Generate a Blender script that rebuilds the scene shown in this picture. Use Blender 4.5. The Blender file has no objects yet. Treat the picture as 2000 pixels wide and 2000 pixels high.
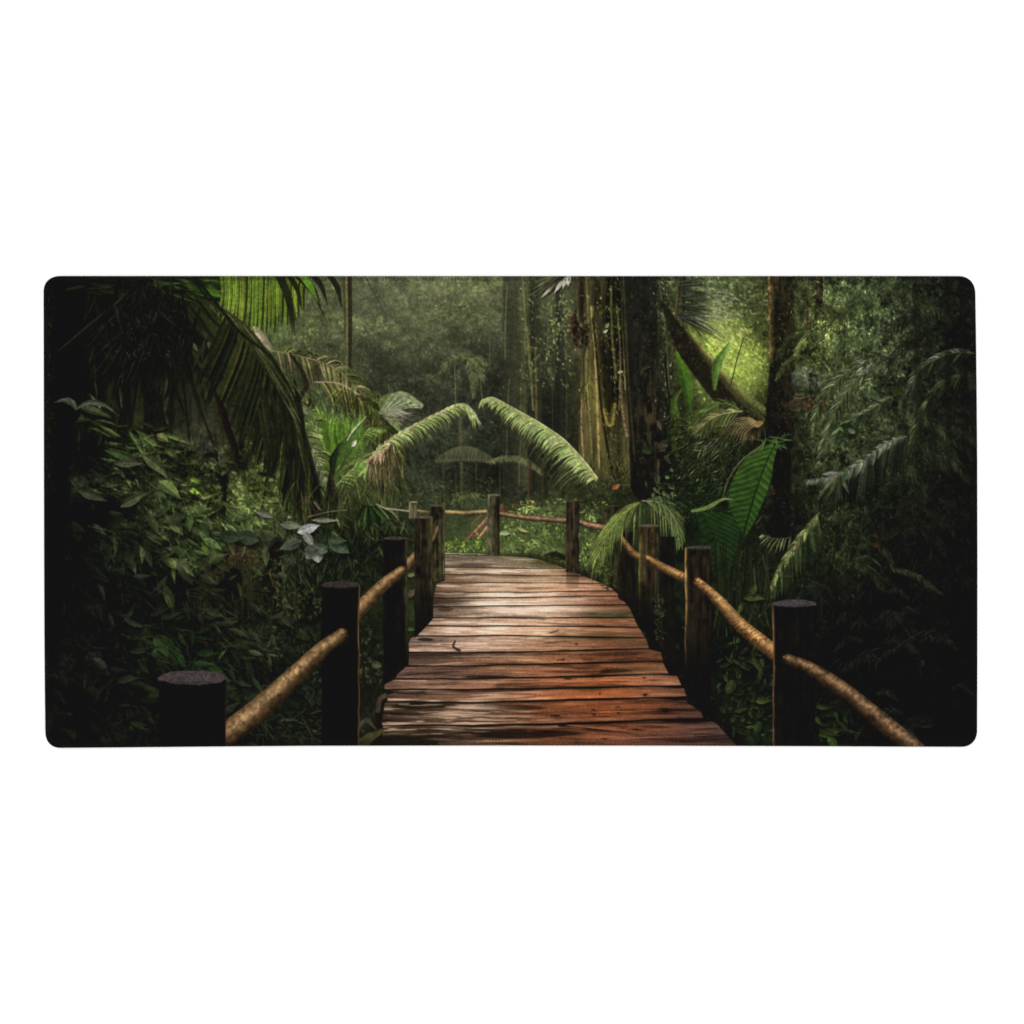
# A printed desk mat lying on a white surface, seen from straight above.
import bpy, bmesh, math
from mathutils import Vector
# ---------------------------------------------------------------------------
# The picture printed on the mat's cloth, drawn stroke by stroke (no files).
# Coordinates are print units: one unit is a 1/1824 of the mat's width.
# ---------------------------------------------------------------------------
import numpy as np, math
OX, OY, CW, CH = 78, 532, 1840, 936
RNG = np.random.default_rng(7)
CV = np.zeros((CH, CW, 3))
YY, XX = np.mgrid[0:CH, 0:CW]
XX = XX + OX + .5
YY = YY + OY + .5


def upsample(g, h, w):
    """smooth (cubic-hermite) upsampling of a small grid to h x w"""
    def axis(a, n):
        m = a.shape[0]
        u = np.linspace(0, m - 1.0001, n)
        i = u.astype(int); f = u - i
        f = f * f * (3 - 2 * f)
        j = np.minimum(i + 1, m - 1)
        sh = (n,) + (1,) * (a.ndim - 1)
        return a[i] * (1 - f).reshape(sh) + a[j] * f.reshape(sh)
    b = axis(g, h)
    return np.swapaxes(axis(np.swapaxes(b, 0, 1), w), 0, 1)


def noise(sx, sy, octaves=3, seed=0, h=CH, w=CW):
    """value noise, cell size sx by sy, about -1..1"""
    r = np.random.default_rng(seed)
    out = np.zeros((h, w)); amp = 1.; tot = 0
    for _ in range(octaves):
        g = r.uniform(-1, 1, (max(2, int(h / sy) + 2), max(2, int(w / sx) + 2)))
        out += amp * upsample(g, h, w); tot += amp * amp
        amp *= .55; sx = max(1, sx / 2); sy = max(1, sy / 2)
    return out / math.sqrt(tot) * 1.5


def blur(a, sx, sy=None):
    sy = sx if sy is None else sy
    def one(a, s):
        if s <= 0: return a
        r = int(3 * s) + 1
        k = np.exp(-.5 * (np.arange(-r, r + 1) / s) ** 2); k /= k.sum()
        p = np.pad(a, [(r, r)] + [(0, 0)] * (a.ndim - 1), mode='edge')
        out = np.zeros_like(a)
        for i, q in enumerate(k): out += q * p[i:i + a.shape[0]]
        return out
    return np.swapaxes(one(np.swapaxes(one(a, sy), 0, 1), sx), 0, 1)


def C(*v): return np.array(v, float)


def bez(pts, n):
    """points along a bezier of any degree"""
    p = np.array(pts, float)
    t = np.linspace(0, 1, n)[:, None]
    q = np.repeat(p[None], n, 0)
    while q.shape[1] > 1:
        q = q[:, :-1] * (1 - t[:, None]) + q[:, 1:] * t[:, None]
    return q[:, 0]


def spline(pts, n):
    """catmull-rom through the points, evenly spaced"""
    p = np.array(pts, float)
    if len(p) == 2: return p[0] + (p[1] - p[0]) * np.linspace(0, 1, n)[:, None]
    P = np.vstack([2 * p[0] - p[1], p, 2 * p[-1] - p[-2]])
    out = []
    for i in range(1, len(P) - 2):
        t = np.linspace(0, 1, 24, endpoint=False)[:, None]
        a, b, c, d = P[i - 1:i + 3]
        out.append(.5 * (2 * b + (c - a) * t + (2 * a - 5 * b + 4 * c - d) * t * t + (3 * b - a - 3 * c + d) * t ** 3))
    q = np.vstack(out + [p[-1:]])
    s = np.r_[0, np.cumsum(np.hypot(*np.diff(q, axis=0).T))]
    u = np.linspace(0, s[-1], n)
    return np.c_[np.interp(u, s, q[:, 0]), np.interp(u, s, q[:, 1])]


def raster(P, W, soft=1.):
    """coverage, t along, v across (-1..1) of a tapered ribbon; returns (slices, cov, t, v) or None"""
    P = np.asarray(P, float) - (OX, OY); W = np.asarray(W, float)
    m = W.max() + 1.5 + soft
    x0 = max(0, int(P[:, 0].min() - m)); x1 = min(CW, int(P[:, 0].max() + m) + 1)
    y0 = max(0, int(P[:, 1].min() - m)); y1 = min(CH, int(P[:, 1].max() + m) + 1)
    if x1 <= x0 or y1 <= y0: return None
    h, w = y1 - y0, x1 - x0
    K = len(P) - 1
    best = np.full((h, w), -1e9); T = np.zeros((h, w)); V = np.zeros((h, w))
    xs = np.arange(x0, x1) + .5; ys = np.arange(y0, y1) + .5
    big = h * w > 900
    for k in range(K):
        A, B = P[k], P[k + 1]
        if big:
            mm = max(W[k], W[k + 1]) + 1.5 + soft
            a0 = max(0, int(min(A[0], B[0]) - mm) - x0); a1 = min(w, int(max(A[0], B[0]) + mm) + 2 - x0)
            b0 = max(0, int(min(A[1], B[1]) - mm) - y0); b1 = min(h, int(max(A[1], B[1]) + mm) + 2 - y0)
            if a1 <= a0 or b1 <= b0: continue
        else:
            a0, a1, b0, b1 = 0, w, 0, h
        D = B - A; L2 = D @ D + 1e-9
        dx = (xs[a0:a1] - A[0])[None]; dy = (ys[b0:b1] - A[1])[:, None]
        u = np.clip((dx * D[0] + dy * D[1]) / L2, 0, 1)
        ex = dx - u * D[0]; ey = dy - u * D[1]
        d = np.sqrt(ex * ex + ey * ey)
        ww = W[k] + u * (W[k + 1] - W[k])
        s = ww - d
        bs = best[b0:b1, a0:a1]
        up = s > bs
        bs[up] = s[up]
        tt = (k + u) / K
        T[b0:b1, a0:a1][up] = tt[up]
        sg = np.sign(D[0] * dy - D[1] * dx)
        V[b0:b1, a0:a1][up] = (sg * d / np.maximum(ww, .3))[up]
        
    cov = np.clip(best / soft + .5, 0, 1)
    wt = np.interp(T, np.linspace(0, 1, len(W)), W)
    cov = np.minimum(cov, np.clip(2.0 * wt + .15, 0, 1))
    return (slice(y0, y1), slice(x0, x1)), cov, T, np.clip(V, -1, 1)


def put(sl, cov, col, alpha=1.):
    a = (cov * alpha)[..., None]
    CV[sl] = CV[sl] * (1 - a) + col * a


TEX = 1 + .13 * noise(4, 4, 3, 901) + .08 * noise(22, 18, 3, 902)


def ribbon(P, W, c0, c1=None, side=0., mid=0., alpha=1., soft=1., fade=0.):
    """a stroke: colour c0 at the start to c1 at its end, the two halves differing by side, a midrib of strength mid"""
    r = raster(P, W, soft)
    if r is None: return
    sl, cov, t, v = r
    c0 = np.asarray(c0, float); c1 = c0 if c1 is None else np.asarray(c1, float)
    col = c0 + (c1 - c0) * t[..., None]
    g = TEX[sl] * (1 + side * np.clip(v * 3, -1, 1))
    if mid: g = g + mid * np.exp(-(v / .16) ** 2)
    if fade: cov = cov * (1 - fade * t)
    put(sl, cov, np.clip(col * g[..., None], 0, 255), alpha)


LEAFW = np.array([.12, .62, .95, 1., .86, .6, .3, .02])


def leaf(x, y, ang, L, w, c0, c1=None, bend=0., side=.15, mid=.15, alpha=1., soft=1., shade=.42):
    d = np.array([math.cos(ang), math.sin(ang)]); n = np.array([-d[1], d[0]])
    p = np.array([x, y], float)
    P = bez([p, p + d * L * .5, p + d * L * (1 - abs(bend) * .2) + n * L * bend], 8 if L > 14 else 5)
    W = (LEAFW if L > 14 else LEAFW[[0, 2, 4, 6, 7]]) * w
    if shade and L > 18:
        r = raster(P + C(w * .3, 1.5 + w * .45), W * 1.05, 3 + w * .5)
        if r is not None: CV[r[0]] *= (1 - shade * alpha * r[1])[..., None]
    c0 = np.asarray(c0, float); c1 = c0 if c1 is None else np.asarray(c1, float)
    ribbon(P, W, c0 * .8, c1, side, mid, alpha, soft)


def poly(pts, col, soft=1.):
    """filled polygon, anti-aliased"""
    p = np.array(pts, float) - (OX, OY)
    x0 = max(0, int(p[:, 0].min()) - 1); x1 = min(CW, int(p[:, 0].max()) + 2)
    y0 = max(0, int(p[:, 1].min()) - 1); y1 = min(CH, int(p[:, 1].max()) + 2)
    if x1 <= x0 or y1 <= y0: return None
    S = 3
    xs = (np.arange((x1 - x0) * S) + .5) / S + x0; ys = (np.arange((y1 - y0) * S) + .5) / S + y0
    ins = np.zeros((len(ys), len(xs)), bool)
    q = np.roll(p, -1, 0)
    for (ax, ay), (bx, by) in zip(p, q):
        if ay == by: continue
        rows = ((ys > min(ay, by)) & (ys <= max(ay, by)))
        xc = ax + (ys[rows] - ay) / (by - ay) * (bx - ax)
        ins[rows] ^= xs[None] > xc[:, None]
    cov = ins.reshape(y1 - y0, S, x1 - x0, S).mean((1, 3))
    sl = (slice(y0, y1), slice(x0, x1))
    if col is not None: put(sl, cov, np.asarray(col, float))
    return sl, cov


def jit(c, a=.12, b=.028):
    """the colour, a little lighter or darker and a little shifted"""
    return np.clip(np.asarray(c) * math.exp(min(.55, RNG.normal(0, a))) * (1 + RNG.normal(0, b, 3)), 0, 255)


def frond(rach, n, L, ang, droop, w, ctop, cund, rcol=None, rw=1.5, sides=(1, -1), t0=.05, curl=.3, tipc=1., var=.12, alpha=1., soft=1., glint=None, pg=0., lp=None):
    """a feather palm leaf: leaflets along a rachis, bending down under their weight
    ctop / cund: colours of leaflets on either side (first and second of sides)"""
    R = spline(rach, 80)
    T = np.gradient(R, axis=0); T /= np.hypot(*T.T)[:, None]
    order = []
    for i in range(n):
        for k, s in enumerate(sides): order.append((i, k, s))
    for i, k, s in order:
        t = t0 + (1 - t0) * (i + RNG.uniform(-.3, .3)) / max(1, n - 1)
        t = min(max(t, 0), 1)
        j = min(79, int(t * 79))
        p = R[j]; tg = T[j]; nm = np.array([-tg[1], tg[0]]) * s
        prof = (lp(t) if lp else (.45 + .55 * math.sin(math.pi * min(1, .12 + t * .78)) ** .8) * (1 - .55 * t ** 4))
        l = L * prof * RNG.uniform(.85, 1.12)
        a = ang * (1 - .45 * t) + RNG.normal(0, .06)
        d = tg * math.cos(a) + nm * math.sin(a)
        g = np.array([0, 1.])
        p1 = p + d * l * .5
        dr = droop * RNG.uniform(.75, 1.25)
        e = d * (1 - .5 * dr) + g * dr
        e = e / max(.5, np.hypot(*e))
        p2 = p1 + e * l * .55
        P = bez([p, p1, p2], 7)
        c = np.asarray(ctop if k == 0 else cund, float)
        c = jit(c, var)
        if glint is not None and RNG.random() < pg: c0 = np.asarray(glint, float)
        else: c0 = c
        ribbon(P, w * np.array([.5, .9, 1., .95, .75, .4, .05]) * RNG.uniform(.75, 1.15), c0, c * tipc, side=RNG.uniform(-.22, .22), alpha=alpha, soft=soft)
    if rcol is not None:
        ribbon(R[::3], np.linspace(rw, rw * .35, len(R[::3])), rcol, side=.15, alpha=alpha, soft=soft)


# ---- the coarse colours of the wood, column by column and row by row -------
FIELD = np.array([
 [(14,14,12),(22,27,15),(24,29,14),(56,78,24),(68,82,44),(70,79,50),(72,81,52),(80,89,56),(66,76,48),(54,58,30),(36,43,24),(84,104,54),(48,54,27),(42,51,28),(42,51,31),(20,23,17)],
 [(15,14,12),(19,21,13),(22,24,14),(38,46,24),(66,75,46),(60,68,46),(56,64,44),(57,65,44),(41,47,34),(62,60,31),(29,31,20),(112,134,50),(58,69,30),(45,55,30),(36,43,26),(20,23,17)],
 [(19,22,14),(26,32,17),(32,37,20),(40,42,24),(60,76,34),(54,63,41),(50,57,40),(46,54,38),(32,38,30),(58,57,29),(24,26,17),(52,62,30),(28,31,19),(37,45,25),(28,34,20),(18,21,15)],
 [(20,24,15),(34,42,24),(42,53,27),(84,102,48),(46,56,28),(58,68,35),(46,53,36),(43,49,34),(46,51,32),(50,56,30),(28,36,20),(36,48,23),(25,28,17),(30,36,20),(20,25,16),(17,19,15)],
 [(16,18,13),(26,33,20),(40,51,26),(48,60,32),(38,48,28),(28,36,18),(40,50,25),(72,92,42),(80,100,46),(44,56,28),(22,28,16),(26,38,18),(22,26,16),(32,40,21),(17,20,14),(15,16,13)],
 [(14,14,12),(18,22,15),(24,29,18),(27,31,18),(24,30,17),(24,29,16),(30,40,20),(60,70,40),(60,70,40),(26,32,18),(22,27,16),(20,24,15),(18,22,15),(16,18,14),(14,15,13),(13,14,12)],
 [(14,15,12),(18,23,15),(24,33,18),(20,26,16),(20,24,16),(23,28,17),(26,30,18),(30,30,18),(26,28,18),(20,22,15),(17,20,14),(17,20,14),(17,20,14),(14,14,13),(13,13,12),(13,13,12)],
 [(14,15,12),(18,22,14),(19,22,14),(21,25,16),(18,22,15),(24,27,18),(22,24,16),(22,22,15),(20,20,14),(18,19,14),(20,24,16),(20,28,15),(21,29,16),(14,14,13),(13,13,13),(13,13,13)]], float)


def field_image():
    g = np.pad(FIELD, ((1, 1), (1, 1), (0, 0)), mode='edge')
    # grid centres sit at 142+114i, 596+115j
    def axis(a, n, o, first, step):
        u = (np.arange(n) + .5 + o - (first - step)) / step
        u = np.clip(u, 0, a.shape[0] - 1.001); i = u.astype(int); f = u - i
        sh = (n,) + (1,) * (a.ndim - 1)
        return a[i] * (1 - f).reshape(sh) + a[i + 1] * f.reshape(sh)
    b = axis(g, CH, OY, 596.5, 115)
    return np.swapaxes(axis(np.swapaxes(b, 0, 1), CW, OX, 142, 114), 0, 1)


FLD = field_image()
FLD *= (1 + .34 * np.clip((XX - 1540) / 60, 0, 1) * np.clip((1890 - XX) / 120, 0, 1) * np.clip((1000 - YY) / 120, 0, 1))[..., None]


def fcol(x, y):
    return FLD[min(CH - 1, max(0, int(y - OY))), min(CW - 1, max(0, int(x - OX)))]


def scatter(n, box, L, w, ang, spread, gain, contrast=.45, bend=.25, tint=(1, 1, 1), dens=None, mid=.12, side=.15, alpha=1., soft=1., sort=True):
    """leaves over a box, coloured from the coarse colours; darker ones first"""
    x0, y0, x1, y1 = box
    k = np.sort(RNG.normal(0, contrast, n)) if sort else RNG.normal(0, contrast, n)
    tint = np.asarray(tint)
    for i in range(n):
        x = RNG.uniform(x0, x1); y = RNG.uniform(y0, y1)
        if dens is not None and RNG.random() > dens[min(CH - 1, max(0, int(y - OY))), min(CW - 1, max(0, int(x - OX)))]: continue
        g = math.exp(k[i]) * gain
        c = fcol(x, y) * g * tint * (1 + RNG.normal(0, .05, 3))
        c = np.clip(c, 0, 235)
        l = RNG.uniform(*L); a = ang + RNG.normal(0, spread)
        leaf(x, y, a, l, l * RNG.uniform(*w), c, c * RNG.uniform(.75, 1.2), RNG.uniform(-bend, bend), side * RNG.choice((-1, 1)), mid, alpha, soft)


def post(x0, x1, yt, ybl, ybr, left, mid, right, top=None, th=0, seed=1, tex=.25, lw=.16, rw=.16, dark=None):
    """a round log post: colours at its left edge, middle and right edge, its cut top an ellipse of height th"""
    a0 = int(x0 - OX) - 2; a1 = int(x1 - OX) + 3
    b0 = max(0, int(yt - OY) - 2); b1 = min(CH, int(max(ybl, ybr) - OY) + 3)
    xs = XX[b0:b1, a0:a1]; ys = YY[b0:b1, a0:a1]
    h, w = xs.shape
    wob = noise(400, 40, 2, seed, h, 2)[:, :1] * .8
    xs = xs + wob
    yb = ybl + (ybr - ybl) * np.clip((xs - x0) / (x1 - x0), 0, 1)
    cx = (x0 + x1) / 2; hw = (x1 - x0) / 2
    u = np.clip((xs - cx) / hw, -1, 1)
    crv = np.sqrt(np.clip(1 - u * u, 0, 1))
    ytop = yt + th * .5 + 0 * crv
    cov = np.clip(xs - x0 + .5, 0, 1) * np.clip(x1 - xs + .5, 0, 1) * np.clip(ys - (yt + th * .5) + .5, 0, 1) * np.clip(yb - ys + .5 + crv * hw * .08, 0, 1)
    el = np.exp(-((u + 1) / lw) ** 2)[..., None]; er = np.exp(-((u - 1) / rw) ** 2)[..., None]
    col = C(*mid) + (C(*left) - C(*mid)) * np.clip(el * 1.25, 0, 1) + (C(*right) - C(*mid)) * np.clip(er * 1.25, 0, 1)
    n1 = noise(5, 60, 3, seed + 3, h, w); n2 = noise(9, 14, 3, seed + 5, h, w)
    col = np.clip(col * (1 + tex * n1 + tex * .8 * n2)[..., None], 0, 255)
    sl = (slice(b0, b1), slice(a0, a1))
    if dark is not None:
        f = np.clip((ys - dark[0]) / (dark[1] - dark[0]) + .15 * n2, 0, 1)[..., None]
        f = f * f * (3 - 2 * f)
        col = col * (1 - f) + C(18, 17, 14) * (1 + .12 * n2[..., None]) * f
    put(sl, cov, col)
    if top is not None:
        ex = (xs - wob - cx) / (hw * 1.02); ey = (ys - yt - th * .5) / max(.8, th * .5)
        ww = noise(14, 6, 2, seed + 9, h, w) * .07
        d = np.sqrt(ex * ex + ey * ey) + ww
        cov = np.clip((1 - d) * max(1., th * .5) + .5, 0, 1)
        ring = np.sin(d * 16 + n2 * 1.5) * .06
        col = C(*top) * (1 + ring + noise(4, 3, 2, seed + 7, h, w) * .16 - .15 * (ey > .5))[..., None]
        put(sl, cov, np.clip(col, 0, 255))


def rail(P, W, top, mid, bot, pitch=0., seed=3, tex=.3, twist=.25, light=-.35):
    tex = tex * .55; top = C(*top) * C(1.02, .98, .9); mid = C(*mid) * C(.95, .91, .82)
    """a round rail or thick rope lit from above: colours across, bands of twist along"""
    P = spline(P, 60)
    W = np.interp(np.linspace(0, 1, 60), np.linspace(0, 1, len(W)), W)
    r = raster(P, W, 1.2)
    if r is None: return
    sl, cov, t, v = r
    length = np.hypot(*np.diff(P, axis=0).T).sum()
    s = t * length
    h, w = cov.shape
    nz = noise(7, 7, 3, seed, h, w); n2 = noise(24, 24, 2, seed + 1, h, w)
    vv = v - light
    a = np.exp(-(vv / .42) ** 2)[..., None]
    low = np.clip((v * np.sign(-light) - .1) / .8, 0, 1)[..., None]
    col = C(*mid) + (C(*top) - C(*mid)) * a
    col = col + (C(*bot) - col) * low
    g = 1 + tex * nz + tex * .8 * n2
    if pitch:
        ph = s / pitch + v * .55 + nz * .3 + n2 * .5
        g = g * (1 - .75 * twist * np.exp(-(((ph % 1) - .5) / .17) ** 2) * np.clip(.8 + .9 * n2, .1, 1.4))
    put(sl, cov, np.clip(col * g[..., None], 0, 255))


# ===========================================================================
def paint_forest():
    # base: the coarse colours, broken up
    CV[:] = FLD * (1 + .22 * noise(60, 60, 4, 1) + .12 * noise(14, 22, 3, 2))[..., None]
    CV[:] *= (1 + .16 * noise(4, 5, 3, 5) + .12 * noise(9, 14, 2, 6))[..., None]
    # far canopy, top middle: dabs of leaf in mist
    clump = np.clip(.8 + .5 * noise(90, 60, 3, 11), 0, 1)
    top = (560, 525, 1330, 960)
    scatter(13000, top, (3, 8), (.22, .42), .5, 1.2, 1.0, .16, dens=clump, soft=1.5, sort=False, alpha=.6)
    # dark hollows and light ridges of leaf mass
    ridge = np.zeros((CH, CW))
    for P, wd in (([(640, 700), (700, 660), (790, 640), (880, 585), (960, 560)], 26), ([(700, 640), (760, 625), (840, 640)], 18), ([(810, 560), (860, 600), (940, 620)], 20), ([(600, 640), (640, 620), (690, 650)], 16), ([(860, 545), (940, 550), (1010, 600)], 22)):
        r = raster(spline(P, 20), np.full(20, wd), 14.)
        sl, cov, t, v = r
        ridge[sl] = np.maximum(ridge[sl], cov)
    holl = np.zeros((CH, CW))
    for P, wd in (([(760, 700), (800, 760), (900, 690)], 34), ([(880, 640), (930, 690), (960, 650)], 30), ([(690, 760), (730, 740)], 22), ([(950, 730), (1000, 820), (1060, 900)], 40), ([(1030, 640), (1070, 700), (1090, 860)], 34), ([(880, 940), (960, 930), (1040, 950)], 26), ([(600, 730), (640, 700)], 20)):
        sl, cov, t, v = raster(spline(P, 20), np.full(20, wd), 40.)
        holl[sl] = np.maximum(holl[sl], cov)
    holl = blur(holl, 12)
    CV[:] = CV * (1 - .42 * holl[..., None])
    scatter(6500, (590, 530, 1120, 720), (3, 8), (.22, .4), .6, 1.1, 1.16, .2, tint=(1.04, 1.06, .84), dens=ridge * .9, soft=1.4, alpha=.65)
    scatter(1300, (590, 530, 1120, 720), (2, 5), (.3, .5), .6, 1.1, 1.65, .2, tint=(1.05, 1.05, .85), dens=np.clip(ridge + .12, 0, 1), soft=1.3, alpha=.6)
    # crowns of trees one behind the other, lit from above
    for cx, cy, rx, ry, c, dk in ((930, 575, 110, 40, (96, 104, 62), .4), (620, 590, 70, 46, (92, 102, 58), .3), (760, 575, 80, 40, (84, 92, 58), .35), (1050, 600, 60, 60, (84, 92, 56), .45), (860, 630, 100, 44, (88, 98, 56), .5), (690, 660, 84, 46, (88, 98, 56), .45), (600, 690, 60, 44, (86, 98, 52), .4), (790, 690, 90, 50, (66, 76, 46), .55), (960, 690, 80, 60, (62, 70, 44), .55), (1075, 720, 50, 70, (56, 64, 40), .55), (700, 745, 60, 36, (58, 68, 40), .5), (850, 770, 90, 46, (54, 62, 40), .5), (800, 850, 80, 44, (58, 68, 40), .45), (1000, 800, 70, 60, (48, 56, 36), .5), (930, 870, 80, 50, (48, 56, 36), .4)):
        e = np.exp(-(((XX - cx) / rx) ** 2 + ((YY - cy - ry * .55) / (ry * .8)) ** 2) * 1.3)[..., None]
        CV[:] = CV * (1 - dk * e) + C(38, 43, 30) * dk * .55 * e
        n_ = int(rx * ry * .15)
        for i in range(n_):
            a = RNG.uniform(0, 6.283); r_ = RNG.random() ** .6
            lump = .16 * math.sin(a * 5 + cx) + .1 * math.sin(a * 11 + cy)
            x = cx + rx * (1 + lump) * r_ * math.cos(a); y = cy + ry * (1 + lump) * r_ * math.sin(a)
            if y < 528: continue
            lit = .78 - .42 * (y - cy) / ry + .22 * math.sin(x * .09 + cy) * math.sin(y * .13 + cx)
            if RNG.random() < .07: lit *= 1.5
            l = RNG.uniform(3, 8)
            leaf(x, y, 1.1 + .9 * (x - cx) / rx * -1 + RNG.normal(0, .55), l, l * RNG.uniform(.14, .3), C(*c) * max(.3, lit) * math.exp(RNG.normal(0, .2)), alpha=.62, soft=1.3)
    for i in range(70):      # leafy twigs standing out of the mass
        x, y = RNG.uniform(590, 1100), RNG.uniform(545, 760)
        a = RNG.normal(.6, .9); l = RNG.uniform(14, 34); c = C(98, 108, 62) * RNG.uniform(.6, 1.15) * (1.1 - (y - 545) / 500)
        P = bez([(x, y), (x + l * .5 * math.cos(a), y + l * .5 * math.sin(a) - 3), (x + l * math.cos(a), y + l * math.sin(a) + 4)], 7)
        ribbon(P, np.full(7, .5), c * .6, alpha=.6)
        for q in P[1:]:
            for sg in (-1, 1): leaf(q[0], q[1], a + sg * .9 + RNG.normal(0, .2), RNG.uniform(4, 9), 1.2, jit(c, .2), alpha=.65, soft=1.3)
    scatter(3000, (640, 640, 1120, 960), (4, 12), (.12, .26), .7, .9, 1.02, .17, alpha=.6, dens=clump * (1 - holl), soft=1.4, sort=False)
    # ---- left wood: thin hanging strands under the dark palm
    scatter(700, (150, 540, 330, 840), (20, 70), (.03, .06), 1.55, .3, .95, .5, bend=.15)
    mist_ = np.exp(-(((XX - 425) / 75) ** 2 + ((YY - 820) / 95) ** 2))[..., None]
    CV[:] = CV * (1 - .6 * mist_) + C(66, 68, 42) * .6 * mist_
    scatter(220, (330, 700, 520, 960), (20, 60), (.02, .05), 1.45, .3, 1.1, .35, bend=.15)
    scatter(900, (400, 760, 600, 990), (4, 10), (.2, .4), .8, 1.3, 1.05, .35)
    # ---- right wood: fine leaf everywhere
    scatter(6500, (1280, 535, 1912, 900), (3, 10), (.16, .34), 1.0, 1.0, 1.1, .33, soft=1.2, alpha=.75)
    scatter(2600, (1430, 850, 1912, 1160), (4, 15), (.1, .24), 1.1, .9, 1.08, .38, soft=1.1, alpha=.8)
    scatter(800, (1560, 1150, 1912, 1460), (8, 26), (.05, .16), 1.0, 1.1, 1.12, .32, alpha=.6)
    # the sunlit gap
    gl = np.zeros((CH, CW))
    sl, cov, t, v = raster(spline([(1392, 660), (1420, 690), (1446, 730)], 20), np.full(20, 46), 60.); gl[sl] = cov
    gl = blur(gl, 10)
    CV[:] = CV + gl[..., None] * C(62, 74, 22)
    for i in range(620):
        x, y = RNG.normal(1412, 34), RNG.normal(684, 46)
        leaf(x, y, RNG.normal(.9, .8), RNG.uniform(5, 14), RNG.uniform(1.2, 2.8), jit((142, 168, 58), .24), alpha=.75, soft=1.3)
    for i in range(150):
        x, y = RNG.normal(1416, 22), RNG.normal(668, 30)
        leaf(x, y, RNG.normal(.9, .8), RNG.uniform(4, 11), RNG.uniform(1.2, 2.6), jit((196, 214, 104), .12), alpha=.85, soft=1.6)
    for i in range(110):
        leaf(RNG.normal(1452, 16), RNG.normal(708, 18), RNG.normal(.9, .8), RNG.uniform(4, 11), RNG.uniform(1.2, 2.4), jit((162, 194, 74), .18), alpha=.75, soft=1.6)
    for i in range(420):
        x, y = RNG.normal(1385, 46), RNG.normal(580, 26)
        leaf(x, y, RNG.normal(.6, .8), RNG.uniform(4, 12), RNG.uniform(1., 2.4), jit((128, 146, 86), .28), alpha=.65, soft=1.5)
    for i in range(120):
        leaf(RNG.normal(1392, 26), RNG.normal(600, 30), RNG.normal(.3, .3), RNG.uniform(14, 34), RNG.uniform(.7, 1.4), jit((168, 180, 140), .15), alpha=.4, soft=1.3)
    ct = np.exp(-(((XX - 830) / 300) ** 4 + ((YY - 720) / 260) ** 4))
    CV[:] *= (1 + ct * (np.clip(1.02 + .2 * noise(3.2, 4., 3, 421) + .2 * noise(20, 16, 3, 422), .45, 1.8) - 1))[..., None]
    haze = np.exp(-(((XX - 820) / 290) ** 2 + ((YY - 600) / 190) ** 2))[..., None]
    CV[:] = CV * (1 - .3 * haze) * (1 + .12 * haze) + C(120, 128, 88) * .3 * haze
    CV[:] = blur(CV, .7)


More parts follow.
